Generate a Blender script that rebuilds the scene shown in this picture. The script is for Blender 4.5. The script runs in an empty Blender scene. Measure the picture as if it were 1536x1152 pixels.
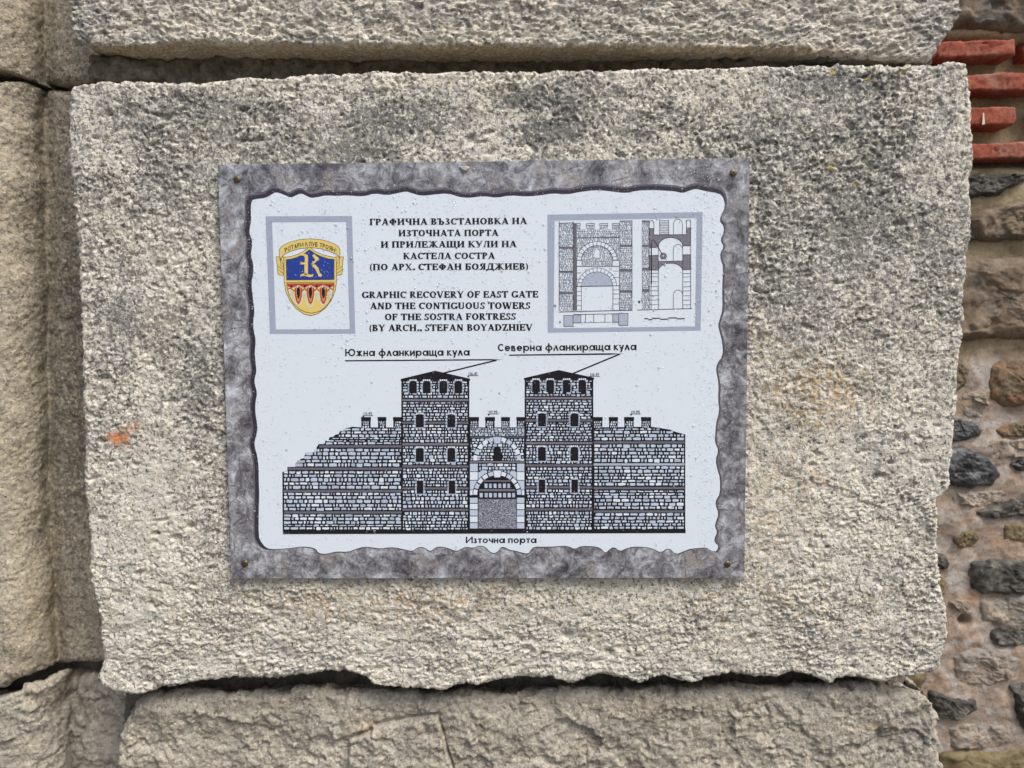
import bpy, math, random
import numpy as np
from mathutils import Matrix, Vector

# ------------------------------------------------------------------ camera, world, sun, exposure
S = bpy.context.scene
COL = S.collection
ZC = 1.25                                   # height of the sign's centre above the ground
CAMX, CAMY, CAMZ = 0.0464, -0.7889, 0.0341 + ZC
PITCH, YAW, ROLL, F = -0.0593, 0.0185, -0.0078, 1020.0

def cam_axes():
    cp, sp, cy, sy = math.cos(PITCH), math.sin(PITCH), math.cos(YAW), math.sin(YAW)
    right = np.array([cy, sy, 0.0])
    fwd = np.array([-sy * cp, cy * cp, sp])
    up = np.array([sy * sp, -cy * sp, cp])
    cr, sr = math.cos(ROLL), math.sin(ROLL)
    return cr * right + sr * up, -sr * right + cr * up, fwd
RI, UP, FW = cam_axes()
cam = bpy.data.cameras.new('camera')
cam_o = bpy.data.objects.new('camera', cam); COL.objects.link(cam_o)
cam_o.matrix_world = Matrix(((RI[0], UP[0], -FW[0], CAMX), (RI[1], UP[1], -FW[1], CAMY),
                             (RI[2], UP[2], -FW[2], CAMZ), (0, 0, 0, 1)))
cam.sensor_width = 36.0
cam.lens = F / 1536 * 36.0
cam.clip_start = 0.05; cam.clip_end = 200
cam.dof.use_dof = True; cam.dof.focus_distance = 0.80; cam.dof.aperture_fstop = 2.0
S.camera = cam_o

SUN_EL, SUN_AZ = math.radians(56), math.radians(136)      # azimuth from +Y, clockwise
w = bpy.data.worlds.new('World'); S.world = w; w.use_nodes = True
nt = w.node_tree
for n in list(nt.nodes): nt.nodes.remove(n)
sky = nt.nodes.new('ShaderNodeTexSky'); sky.sky_type = 'NISHITA'; sky.sun_disc = False
sky.sun_elevation = SUN_EL; sky.sun_rotation = SUN_AZ
sky.dust_density = 5.0; sky.air_density = 1.0; sky.ozone_density = 1.0
bgn = nt.nodes.new('ShaderNodeBackground'); bgn.inputs[1].default_value = 0.115
wo = nt.nodes.new('ShaderNodeOutputWorld')
nt.links.new(sky.outputs[0], bgn.inputs[0]); nt.links.new(bgn.outputs[0], wo.inputs[0])
sl = bpy.data.lights.new('sun', 'SUN'); sl.energy = 2.3; sl.angle = math.radians(26); sl.color = (1.0, 0.96, 0.9)
so = bpy.data.objects.new('sun', sl); COL.objects.link(so)
sd = Vector((math.sin(SUN_AZ) * math.cos(SUN_EL), math.cos(SUN_AZ) * math.cos(SUN_EL), math.sin(SUN_EL)))
so.rotation_euler = sd.to_track_quat('Z', 'Y').to_euler(); so.location = (0, -3, 5)
S.view_settings.view_transform = 'Standard'; S.view_settings.look = 'None'
S.view_settings.exposure = 0.50; S.view_settings.gamma = 1.0
S.view_settings.use_curve_mapping = False

# ------------------------------------------------------------------ helpers
def P(px, py, y=0.0):
    """world point on the plane at depth y where photo pixel (px,py) falls"""
    px = np.asarray(px, float); py = np.asarray(py, float)
    a = (px - 768) / F; b = (576 - py) / F
    dx = FW[0] + a * RI[0] + b * UP[0]; dy = FW[1] + a * RI[1] + b * UP[1]; dz = FW[2] + a * RI[2] + b * UP[2]
    t = (y - CAMY) / dy
    return CAMX + t * dx, CAMZ + t * dz
def Q(X, Y, Z):
    dx, dy, dz = X - CAMX, Y - CAMY, Z - CAMZ
    d = dx * FW[0] + dy * FW[1] + dz * FW[2]
    return 768 + F * (dx * RI[0] + dy * RI[1] + dz * RI[2]) / d, 576 - F * (dx * UP[0] + dy * UP[1] + dz * UP[2]) / d

_rs = np.random.RandomState(7)
PERM = np.concatenate([_rs.permutation(256)] * 3).astype(np.int32)
GR = _rs.normal(size=(256, 3)).astype(np.float32); GR /= np.linalg.norm(GR, axis=1)[:, None]
def perlin(x, y, z, seed=0):
    x = np.asarray(x, np.float32); y = np.asarray(y, np.float32) + np.float32(seed * 17.31); z = np.asarray(z, np.float32) + np.float32(seed * 5.77)
    xi, yi, zi = np.floor(x), np.floor(y), np.floor(z)
    xf, yf, zf = x - xi, y - yi, z - zi
    xi = xi.astype(np.int32) & 255; yi = yi.astype(np.int32) & 255; zi = zi.astype(np.int32) & 255
    u, v, ww = [t * t * t * (t * (t * 6 - 15) + 10) for t in (xf, yf, zf)]
    def g(dx, dy, dz):
        h = PERM[PERM[PERM[xi + dx] + yi + dy] + zi + dz]
        return GR[h, 0] * (xf - dx) + GR[h, 1] * (yf - dy) + GR[h, 2] * (zf - dz)
    a = g(0, 0, 0); a = a + u * (g(1, 0, 0) - a)
    b = g(0, 1, 0); b = b + u * (g(1, 1, 0) - b)
    c = g(0, 0, 1); c = c + u * (g(1, 0, 1) - c)
    d = g(0, 1, 1); d = d + u * (g(1, 1, 1) - d)
    a = a + v * (b - a); c = c + v * (d - c)
    return (a + ww * (c - a)) * 1.6
def fbm(x, y, z, size, octaves=3, gain=0.5, seed=0):
    r = 0; amp = 1.0; s = 1.0 / size
    for o in range(octaves):
        r = r + amp * perlin(x * s, y * s, z * s, seed + o * 3); amp *= gain; s *= 2.03
    return r
def facets(x, z, size, seed=0, tilt=1.0):
    """broken-rock planes: every cell of a jittered lattice is a tilted plane; returns height and distance to the cell border"""
    r = np.random.RandomState(seed); J = r.rand(64, 64, 5).astype(np.float32)
    x = (x / size).astype(np.float32); z = (z / size).astype(np.float32); xi, zi = np.floor(x).astype(int), np.floor(z).astype(int)
    b1 = np.full(x.shape, 9., np.float32); b2 = b1.copy(); h = np.zeros_like(b1)
    for i in (-1, 0, 1):
        for j in (-1, 0, 1):
            q = J[(xi + i) & 63, (zi + j) & 63]
            dx = x - (xi + i + q[..., 0]); dz = z - (zi + j + q[..., 1]); d = np.sqrt(dx * dx + dz * dz)
            hh = (q[..., 2] - .5) * 1.2 + (dx * (q[..., 3] - .5) + dz * (q[..., 4] - .5)) * 2.2 * tilt
            m = d < b1
            b2 = np.where(m, b1, np.minimum(b2, d)); h = np.where(m, hh, h); b1 = np.where(m, d, b1)
    return h, b2 - b1
def sstep(a, b, x):
    t = np.clip((x - a) / (b - a), 0, 1); return t * t * (3 - 2 * t)
def blobs(px, py, lst):
    m = np.zeros_like(px)
    for (cx, cy, rx, ry, k) in lst:
        m = np.maximum(m, k * np.exp(-(((px - cx) / rx) ** 2 + ((py - cy) / ry) ** 2)))
    return m

def link(o, parent=None):
    COL.objects.link(o)
    if parent is not None: o.parent = parent
    return o
def props(o, label=None, cat=None, group=None, kind=None):
    if label: o['label'] = label
    if cat: o['category'] = cat
    if group: o['group'] = group
    if kind: o['kind'] = kind
    return o
def empty(name, loc):
    o = bpy.data.objects.new(name, None); o.location = loc; o.empty_display_size = 0.05
    return link(o)
def grid_mesh(name, V, mat, attrs=None, parent=None):
    """V: (n,m,3) array of points -> one smooth mesh"""
    n, m = V.shape[:2]
    off = np.array(parent.location) if parent is not None else np.zeros(3)
    me = bpy.data.meshes.new(name)
    me.vertices.add(n * m); me.vertices.foreach_set('co', (V.reshape(-1, 3) - off).astype(np.float32).ravel())
    idx = np.arange(n * m, dtype=np.int32).reshape(n, m)
    q = np.stack([idx[:-1, :-1], idx[:-1, 1:], idx[1:, 1:], idx[1:, :-1]], -1).reshape(-1, 4)
    me.loops.add(q.size); me.loops.foreach_set('vertex_index', q.ravel())
    me.polygons.add(len(q)); me.polygons.foreach_set('loop_start', np.arange(0, q.size, 4, dtype=np.int32))
    me.update(calc_edges=True)
    me.polygons.foreach_set('use_smooth', np.ones(len(q), bool))
    for k, a in (attrs or {}).items():
        at = me.attributes.new(k, 'FLOAT', 'POINT'); at.data.foreach_set('value', a.astype(np.float32).ravel())
    me.materials.append(mat)
    return link(bpy.data.objects.new(name, me), parent)
def poly_mesh(name, verts, faces, mats, fm=None, parent=None, smooth=False):
    off = np.array(parent.location) if parent is not None else np.zeros(3)
    me = bpy.data.meshes.new(name)
    me.from_pydata([tuple(np.asarray(v) - off) for v in verts], [], faces)
    for m in mats: me.materials.append(m)
    if fm is not None: me.polygons.foreach_set('material_index', np.array(fm, dtype=np.int32))
    if smooth: me.polygons.foreach_set('use_smooth', np.ones(len(faces), bool))
    me.update()
    return link(bpy.data.objects.new(name, me), parent)

def resample(pts, n_or_arr):
    pts = np.asarray(pts, float)
    d = np.r_[0, np.cumsum(np.hypot(*np.diff(pts, axis=0).T))]
    t = n_or_arr * d[-1]
    return np.stack([np.interp(t, d, pts[:, 0]), np.interp(t, d, pts[:, 1])], 1)
def axis(length, fine, coarse=None, f0=0.0, f1=1.0):
    """parameters 0..1, spacing `fine` metres between f0 and f1, `coarse` outside"""
    coarse = coarse or fine
    seg = []
    for a, b, s in ((0, f0, coarse), (f0, f1, fine), (f1, 1, coarse)):
        if b - a > 1e-6:
            n = max(2, int((b - a) * length / s)); seg.append(np.linspace(a, b, n, endpoint=False))
    return np.r_[np.concatenate(seg), 1.0]

def block(name, top, right, bottom, left, y, mat, parent, fine=0.0015, coarse=0.006, fu=(0, 1), fv=(0, 1), R=0.012,
          depth=0.08, step=0.003, edge=0.0015, relief=None, front=None, seed=0, masks=None, clip=None, taper=0.0, ray=False):
    """a stone: Coons face from four traced edges (photo pixels at depth y), rounded arris, sides going back.
    u left->right, v bottom->top."""
    E = []
    lens = []
    for e in (top, right, bottom, left):
        x, z = P([p[0] for p in e], [p[1] for p in e], y); E.append(np.stack([x, z], 1)); 
        lens.append(np.hypot(*np.diff(E[-1], axis=0).T).sum())
    U = axis((lens[0] + lens[2]) / 2, fine, coarse, *fu); Vv = axis((lens[1] + lens[3]) / 2, fine, coarse, *fv)
    t_, b_ = resample(E[0], U), resample(E[2][::-1], U)          # both left->right
    r_, l_ = resample(E[1][::-1], Vv), resample(E[3], Vv)        # both bottom->top
    def ragged(c, sd):
        return fbm(c[:, 0], c[:, 0] * 0, c[:, 1], 0.022, 4, 0.7, sd) * np.clip(0.45 + 1.6 * perlin(c[:, 0] / .11, c[:, 0] * 0 + 4, c[:, 1] / .11, sd + 3), 0.15, 2.2)
    for k, c in enumerate((t_, b_)):                             # chipped, uneven arrises
        c[:, 1] += edge * ragged(c, seed + k + 1) * np.minimum(1, np.minimum(U, 1 - U) * 60)
    for k, c in enumerate((r_, l_)):
        c[:, 0] += edge * ragged(c, seed + k + 5) * np.minimum(1, np.minimum(Vv, 1 - Vv) * 60)
    npad = int(depth / step)
    iu = np.clip(np.arange(-npad, len(U) + npad), 0, len(U) - 1); iv = np.clip(np.arange(-npad, len(Vv) + npad), 0, len(Vv) - 1)
    pu = np.abs(np.arange(-npad, len(U) + npad) - iu); pv = np.abs(np.arange(-npad, len(Vv) + npad) - iv)
    u = U[iu][None, :]; v = Vv[iv][:, None]
    T, B, Rr, L = t_[iu][None], b_[iu][None], r_[iv][:, None], l_[iv][:, None]
    c00, c10, c01, c11 = b_[0], b_[-1], t_[0], t_[-1]
    u3, v3 = u[..., None], v[..., None]
    XZ = (1 - v3) * B + v3 * T + (1 - u3) * L + u3 * Rr - ((1 - u3) * (1 - v3) * c00 + u3 * (1 - v3) * c10 + (1 - u3) * v3 * c01 + u3 * v3 * c11)
    X, Z = XZ[..., 0], XZ[..., 1]
    lu, lv = (lens[0] + lens[2]) / 2, (lens[1] + lens[3]) / 2
    rj = R * (1 + 0.45 * fbm(X, X * 0, Z, 0.05, 3, 0.6, seed + 9))
    def rnd(d):
        q = np.clip(1 - d / np.maximum(rj, 1e-4), 0, 1); return rj * (1 - np.sqrt(np.maximum(1 - q * q, 0)))
    dx_ = np.minimum(u, 1 - u) * lu; dz_ = np.minimum(v, 1 - v) * lv
    Y = y + np.maximum(rnd(dx_ + 0 * dz_), rnd(dz_ + 0 * dx_)) * 0.9
    pad = np.maximum(pu[None, :], pv[:, None])
    Y = Y + pad * step
    if front is not None:
        qx, qy = Q(X, np.full_like(X, y), Z); f_ = front(qx, qy, X, Z)
        if ray: X, Z = P(qx, qy, y + f_)
        Y = Y + f_
    if taper:
        pz = pad * step * taper
        Z = Z - pz * (v > .999) * 1.0 + pz * (v < .001) * 0.4
    V = np.stack([X, Y, Z], -1)
    # normals of the smooth shape
    du = np.gradient(V, axis=1); dv = np.gradient(V, axis=0)
    N = np.cross(du, dv); ln = np.linalg.norm(N, axis=-1, keepdims=True)
    N = np.where(ln > 1e-12, N / np.maximum(ln, 1e-12), np.array([0, -1.0, 0]))
    if relief is not None:
        px, py = Q(X, Y, Z)
        h = relief(X, Y, Z, px, py, seed)
        V = V + N * h[..., None]
    if clip is not None: V[..., 1] = clip(V)
    px, py = Q(V[..., 0], V[..., 1], V[..., 2])
    at = {k: f(px, py) for k, f in (masks or {}).items()}
    return grid_mesh(name, V, mat, at, parent)

# ------------------------------------------------------------------ materials
class NB:
    def __init__(self, name):
        self.m = bpy.data.materials.new(name); self.m.use_nodes = True; self.t = self.m.node_tree
        self.b = self.t.nodes['Principled BSDF']; self.o = self.t.nodes['Material Output']
        self.co = self.n('ShaderNodeTexCoord').outputs['Object']
    def n(self, ty, **k):
        n = self.t.nodes.new(ty)
        for a, v in k.items(): setattr(n, a, v)
        return n
    def l(self, a, b): self.t.links.new(a, b)
    def noise(self, scale, detail=4, rough=0.6, sc=(1, 1, 1), off=0.0, dist=0.0):
        mp = self.n('ShaderNodeMapping'); mp.inputs['Scale'].default_value = sc; mp.inputs['Location'].default_value = (off, off * .7, off * 1.3)
        self.l(self.co, mp.inputs[0])
        n = self.n('ShaderNodeTexNoise'); n.inputs['Scale'].default_value = scale; n.inputs['Detail'].default_value = detail
        n.inputs['Roughness'].default_value = rough; n.inputs['Distortion'].default_value = dist
        self.l(mp.outputs[0], n.inputs['Vector']); return n.outputs['Fac']
    def voro(self, scale, feature='F1', rnd=1.0, off=0.0):
        mp = self.n('ShaderNodeMapping'); mp.inputs['Location'].default_value = (off, off, off); self.l(self.co, mp.inputs[0])
        n = self.n('ShaderNodeTexVoronoi', feature=feature); n.inputs['Scale'].default_value = scale; n.inputs['Randomness'].default_value = rnd
        self.l(mp.outputs[0], n.inputs['Vector']); return n.outputs['Distance']
    def ramp(self, fac, stops, interp='LINEAR'):
        r = self.n('ShaderNodeValToRGB'); r.color_ramp.interpolation = interp; e = r.color_ramp.elements
        while len(e) < len(stops): e.new(0.5)
        for el, (p, c) in zip(e, stops):
            el.position = p; el.color = (*c, 1) if isinstance(c, tuple) else (c, c, c, 1)
        self.l(fac, r.inputs[0]); return r.outputs[0]
    def attr(self, name):
        return self.n('ShaderNodeAttribute', attribute_name=name).outputs['Fac']
    def math(self, op, a, b=0.5, clamp=False):
        m = self.n('ShaderNodeMath', operation=op); m.use_clamp = clamp
        for i, x in enumerate((a, b)):
            if isinstance(x, (int, float)): m.inputs[i].default_value = x
            else: self.l(x, m.inputs[i])
        return m.outputs[0]
    def mix(self, fac, a, b, mode='MIX'):
        m = self.n('ShaderNodeMix', data_type='RGBA', blend_type=mode)
        for i, x in ((0, fac), (6, a), (7, b)):
            if isinstance(x, (int, float)): m.inputs[i].default_value = x
            elif isinstance(x, tuple): m.inputs[i].default_value = (*x, 1)
            else: self.l(x, m.inputs[i])
        return m.outputs[2]
    def bump(self, h, dist, strength=1.0, prev=None):
        b = self.n('ShaderNodeBump'); b.inputs['Distance'].default_value = dist; b.inputs['Strength'].default_value = strength
        self.l(h, b.inputs['Height'])
        if prev is not None: self.l(prev, b.inputs['Normal'])
        return b.outputs[0]
    def fin(self, col, rough=0.9, nor=None, spec=0.3):
        if isinstance(col, tuple): self.b.inputs['Base Color'].default_value = (*col, 1)
        else: self.l(col, self.b.inputs['Base Color'])
        if isinstance(rough, (int, float)): self.b.inputs['Roughness'].default_value = rough
        else: self.l(rough, self.b.inputs['Roughness'])
        self.b.inputs['Specular IOR Level'].default_value = spec
        if nor is not None: self.l(nor, self.b.inputs['Normal'])
        return self.m

def stone_mat(name, light, mid, grey, dark, speck=0.5, ochre_c=(0.43, 0.29, 0.13), streak=1.0, grey_gain=1.0):
    k = NB(name)
    big = k.noise(12, 6, 0.7)
    c = k.mix(k.ramp(big, [(0.40, 0.0), (0.60, 1.0)]), mid, light)
    cool = k.mix(0.72, c, tuple(x * y for x, y in zip(mid, (1.12, 1.20, 1.42))))
    c = k.mix(k.ramp(k.noise(34, 6, 0.75, off=17), [(0.40, 0.0), (0.60, 1.0)]), c, cool)
    med = k.noise(120, 6, 0.75, sc=(1, 1, streak), off=3)
    c = k.mix(k.ramp(med, [(0.40, 0.0), (0.60, 0.75)]), c, tuple(x * 1.18 for x in light))
    brn = k.noise(150, 4, 0.7, sc=(1, 1, streak), off=103)
    c = k.mix(k.ramp(brn, [(0.56, 0.0), (0.68, 0.6)]), c, tuple(x * y for x, y in zip(mid, (0.66, 0.52, 0.34))))
    # grey weathering, plus painted shade on the left wall's strip: patches carried by the mesh attribute, broken up by grain
    g = k.math('MULTIPLY', k.attr('grey'), grey_gain)
    gn = k.noise(120, 6, 0.75, sc=(1, 1, streak), off=9)
    gm = k.math('ADD', g, k.math('MULTIPLY', k.math('SUBTRACT', gn, 0.5), 1.9))
    c = k.mix(k.ramp(gm, [(0.38, 0.0), (0.72, 0.88)]), c, grey)
    # fine dark lichen grains
    sp = k.noise(230, 3, 0.6, sc=(1, 1, streak), off=21)
    sp2 = k.math('ADD', sp, k.math('MULTIPLY', k.attr('grey'), 0.10))
    c = k.mix(k.ramp(sp2, [(0.615 - 0.04 * speck, 0.0), (0.665 - 0.04 * speck, 0.80 * min(1, speck + .3))]), c, dark)
    # larger grey grains and pale grains of the aggregate
    gr = k.noise(190, 4, 0.6, sc=(1, 1, streak), off=61, dist=0.8)
    gr = k.math('ADD', gr, k.math('MULTIPLY', k.attr('grey'), 0.16))
    gr = k.math('ADD', gr, k.math('MULTIPLY', k.math('SUBTRACT', k.noise(11, 5, 0.65, off=41), 0.5), 0.42))
    c = k.mix(k.ramp(gr, [(0.545, 0.0), (0.59, 0.70 * speck)]), c, grey)
    pl = k.noise(240, 3, 0.6, sc=(1, 1, streak), off=91)
    c = k.mix(k.ramp(pl, [(0.58, 0.0), (0.66, 0.75)]), c, tuple(min(.80, x * 1.38) for x in light))
    # ochre iron staining
    on = k.noise(190, 5, 0.75, off=33)
    om = k.math('ADD', k.attr('ochre'), k.math('MULTIPLY', k.math('SUBTRACT', on, 0.5), 2.4))
    c = k.mix(k.ramp(om, [(0.36, 0.0), (0.74, 0.85)]), c, ochre_c)
    rn = k.noise(120, 5, 0.8, off=50)
    rm = k.math('ADD', k.attr('rust'), k.math('MULTIPLY', k.math('SUBTRACT', rn, 0.5), 1.4))
    c = k.mix(k.ramp(rm, [(0.38, 0.0), (0.95, 0.92)]), c, (0.56, 0.205, 0.065))
    lm = k.math('ADD', k.attr('lichen'), k.math('MULTIPLY', k.math('SUBTRACT', on, 0.5), 1.6))
    c = k.mix(k.ramp(lm, [(0.5, 0.0), (0.75, 0.8)]), c, (0.36, 0.31, 0.05))
    h = k.noise(420, 5, 0.7, off=70)
    nor = k.bump(h, 0.0014, 1.0)
    nor = k.bump(k.noise(250, 4, 0.65, sc=(1, 1, streak), off=140), 0.0022, 1.0, nor)
    return k.fin(c, 0.85, nor, 0.35)

M = {}
M['ash'] = stone_mat('weathered_limestone', (0.645, 0.612, 0.525), (0.44, 0.412, 0.34), (0.175, 0.175, 0.168), (0.04, 0.04, 0.038), 1.0)
M['top'] = stone_mat('pale_limestone', (0.68, 0.63, 0.53), (0.47, 0.43, 0.35), (0.26, 0.26, 0.255), (0.05, 0.05, 0.05), 0.6, streak=1.5)
M['low'] = stone_mat('brown_limestone', (0.46, 0.425, 0.35), (0.24, 0.21, 0.16), (0.30, 0.29, 0.27), (0.06, 0.055, 0.045), 0.45, ochre_c=(0.36, 0.22, 0.09))
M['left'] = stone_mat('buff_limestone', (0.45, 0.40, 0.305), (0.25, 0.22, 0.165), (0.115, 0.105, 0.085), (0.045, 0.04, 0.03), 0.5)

def simple(name, c1, c2, scale=40, rough=0.9, bump=0.0008, bs=200, spec=0.3, third=None):
    k = NB(name)
    c = k.mix(k.ramp(k.noise(scale, 6, 0.65), [(0.38, 0.0), (0.62, 1.0)]), c1, c2)
    if third: c = k.mix(k.ramp(k.noise(scale * 0.6, 6, 0.7, off=13), [(0.5, 0.0), (0.66, 0.85)]), c, third)
    sp = k.noise(bs * 1.3, 3, 0.6, off=5)
    c = k.mix(k.ramp(sp, [(0.35, 0.5), (0.5, 0.0)]), c, tuple(x * 0.45 for x in c1))
    return k.fin(c, rough, k.bump(k.noise(bs, 6, 0.7, off=2), bump), spec)
M['joint'] = simple('joint_mortar', (0.10, 0.088, 0.068), (0.19, 0.17, 0.135), 60)  # mortar colour darkened to carry the deep shade of the gaps
M['brick'] = simple('red_brick', (0.22, 0.050, 0.030), (0.31, 0.088, 0.052), 45, 0.9, 0.0010, 200, third=(0.30, 0.16, 0.12))
M['r_dark'] = simple('dark_rubble_stone', (0.028, 0.027, 0.025), (0.085, 0.080, 0.070), 50, 0.75, third=(0.24, 0.225, 0.195))
M['r_black'] = simple('black_rubble_stone', (0.018, 0.019, 0.022), (0.045, 0.048, 0.055), 40, 0.5, third=(0.17, 0.18, 0.19), spec=0.5)
M['r_brown'] = simple('brown_rubble_stone', (0.13, 0.095, 0.065), (0.21, 0.165, 0.12), 35, 0.85, third=(0.10, 0.10, 0.095))
M['r_rust'] = simple('rusty_rubble_stone', (0.13, 0.105, 0.07), (0.24, 0.135, 0.075), 40, 0.85, third=(0.12, 0.11, 0.08))
M['r_tan'] = simple('smeared_rubble_stone', (0.22, 0.185, 0.15), (0.34, 0.29, 0.235), 30, 0.9, 0.0012, third=(0.30, 0.29, 0.28))
M['r_olive'] = simple('olive_rubble_stone', (0.12, 0.095, 0.05), (0.20, 0.16, 0.09), 40, 0.85)

def mortar_mat():
    k = NB('rubble_mortar')
    pink = k.mix(k.ramp(k.noise(16, 6, 0.65, sc=(1, 1, 0.8), dist=0.6), [(0.36, 0.0), (0.62, 1.0)]), (0.27, 0.235, 0.20), (0.37, 0.265, 0.19))
    pink = k.mix(k.ramp(k.noise(26, 6, 0.7, off=8, dist=1.0), [(0.48, 0.0), (0.62, 0.85)]), pink, (0.42, 0.405, 0.39))
    pink = k.mix(k.ramp(k.noise(38, 5, 0.7, off=18), [(0.56, 0.0), (0.70, 0.7)]), pink, (0.33, 0.19, 0.115))
    oc = k.mix(k.ramp(k.noise(20, 6, 0.6, off=4), [(0.38, 0.0), (0.62, 1.0)]), (0.25, 0.20, 0.12), (0.40, 0.34, 0.22))
    oc = k.mix(k.ramp(k.noise(50, 5, 0.7, off=28), [(0.55, 0.0), (0.70, 0.8)]), oc, (0.20, 0.17, 0.12))
    c = k.mix(k.attr('pink'), oc, pink)
    c = k.mix(k.ramp(k.noise(300, 3, 0.6, off=6), [(0.33, 0.45), (0.46, 0.0)]), c, (0.10, 0.08, 0.06))
    return k.fin(c, 0.9, k.bump(k.noise(220, 6, 0.75), 0.0022), 0.3)
M['mortar'] = mortar_mat()

def ink(name, c, rough=0.22):
    k = NB(name)
    cc = k.mix(k.ramp(k.noise(900, 2, 0.5), [(0.4, 0.0), (0.7, 0.12)]), c, tuple(min(1, x * 0.85 + 0.03) for x in c))
    k.fin(cc, rough, None, 0.3); return k.m
M['white'] = ink('printed_white', (0.63, 0.70, 0.785), 0.16)
M['ink'] = ink('printed_black', (0.010, 0.010, 0.016))
M['shade'] = ink('printed_grey', (0.16, 0.16, 0.20))
M['band'] = ink('printed_band', (0.12, 0.12, 0.15))
M['stone1'] = ink('printed_stone', (0.45, 0.53, 0.66)); M['stone2'] = ink('printed_stone_grey', (0.37, 0.42, 0.53))
M['frame'] = ink('printed_frame', (0.315, 0.365, 0.47))
M['yellow'] = ink('printed_yellow', (0.66, 0.51, 0.16)); M['blue'] = ink('printed_blue', (0.018, 0.045, 0.27))
M['red'] = ink('printed_red', (0.38, 0.055, 0.025)); M['orange'] = ink('printed_orange', (0.62, 0.22, 0.08))
M['cream'] = ink('printed_cream', (0.60, 0.56, 0.42)); M['green'] = ink('printed_green', (0.42, 0.52, 0.42)); M['line'] = ink('printed_line', (0.07, 0.055, 0.02))
M['rim'] = ink('printed_rim', (0.032, 0.028, 0.042)); M['rim2'] = ink('printed_soft_rim', (0.105, 0.098, 0.125))
def rockprint():
    k = NB('printed_rock')
    a = k.noise(26, 8, 0.76, dist=0.5); b = k.noise(80, 8, 0.8, off=4, dist=0.9)
    m = k.math('ADD', k.math('MULTIPLY', a, 0.5), k.math('MULTIPLY', b, 0.5))
    c = k.ramp(m, [(0.40, (0.040, 0.038, 0.050)), (0.46, (0.125, 0.124, 0.14)), (0.51, (0.225, 0.23, 0.255)), (0.555, (0.36, 0.38, 0.42)), (0.61, (0.54, 0.59, 0.66))])
    c = k.mix(k.ramp(k.noise(32, 5, 0.7, off=11), [(0.54, 0.0), (0.68, 0.6)]), c, (0.31, 0.27, 0.24))
    vn = k.voro(55, 'DISTANCE_TO_EDGE'); 
    c = k.mix(k.ramp(k.math('ADD', vn, k.math('MULTIPLY', k.noise(40, 5, 0.7, off=30), 0.5)), [(0.22, 0.65), (0.27, 0.0)]), c, (0.06, 0.05, 0.075))
    return k.fin(c, 0.2, None, 0.5)
M['rock'] = rockprint()
def plain(name, c, rough, metal=0.0, bump=None):
    k = NB(name); k.b.inputs['Metallic'].default_value = metal
    c2 = k.mix(k.ramp(k.noise(500, 4, 0.6), [(0.4, 0.0), (0.65, 0.5)]), c, tuple(x * 0.5 for x in c))
    return k.fin(c2, rough, k.bump(k.noise(bump, 4), 0.0003) if bump else None, 0.5)
M['core'] = plain('panel_core', (0.10, 0.10, 0.11), 0.6)
M['brass'] = plain('tarnished_brass', (0.16, 0.135, 0.08), 0.5, 0.9); M['slot'] = plain('slot_dark', (0.015, 0.013, 0.01), 0.8)
M['chip'] = plain('pale_stone_chip', (0.42, 0.43, 0.40), 0.85, 0, 900)
def water():
    k = NB('water_drop'); t = k.t; t.nodes.remove(k.b)
    g = k.n('ShaderNodeBsdfGlossy'); g.inputs['Roughness'].default_value = 0.04; g.inputs['Color'].default_value = (1, 1, 1, 1)
    tr = k.n('ShaderNodeBsdfRefraction'); tr.inputs['IOR'].default_value = 1.33; tr.inputs['Roughness'].default_value = 0.0
    fr = k.n('ShaderNodeFresnel'); fr.inputs['IOR'].default_value = 1.4
    mx = k.n('ShaderNodeMixShader')
    tp = k.n('ShaderNodeBsdfTransparent'); tp.inputs[0].default_value = (0.97, 0.98, 1, 1)
    m0 = k.n('ShaderNodeMixShader'); m0.inputs[0].default_value = 0.75
    k.l(tp.outputs[0], m0.inputs[1]); k.l(tp.outputs[0], m0.inputs[2])
    df = k.n('ShaderNodeBsdfDiffuse'); df.inputs[0].default_value = (0.92, 0.95, 0.98, 1)  # white diffuse share stands in for light focused by the drops
    m1 = k.n('ShaderNodeMixShader'); m1.inputs[0].default_value = 0.17; k.l(m0.outputs[0], m1.inputs[1]); k.l(df.outputs[0], m1.inputs[2])
    k.l(k.math('MULTIPLY', fr.outputs[0], 0.8, True), mx.inputs[0]); k.l(m1.outputs[0], mx.inputs[1]); k.l(g.outputs[0], mx.inputs[2]); k.l(mx.outputs[0], k.o.inputs[0])
    return k.m
M['water'] = water()

# ------------------------------------------------------------------ ground
def ground():
    k = NB('paving_gravel')
    c = k.mix(k.ramp(k.noise(3, 8, 0.7), [(0.4, 0.0), (0.6, 1.0)]), (0.17, 0.15, 0.12), (0.26, 0.24, 0.20))
    m = k.fin(c, 0.95, k.bump(k.noise(40, 8, 0.8), 0.02), 0.2)
    o = poly_mesh('ground', [(-60, -60, 0), (60, -60, 0), (60, 60, 0), (-60, 60, 0)], [(0, 1, 2, 3)], [m])
    props(o, kind='structure')
ground()

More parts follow.
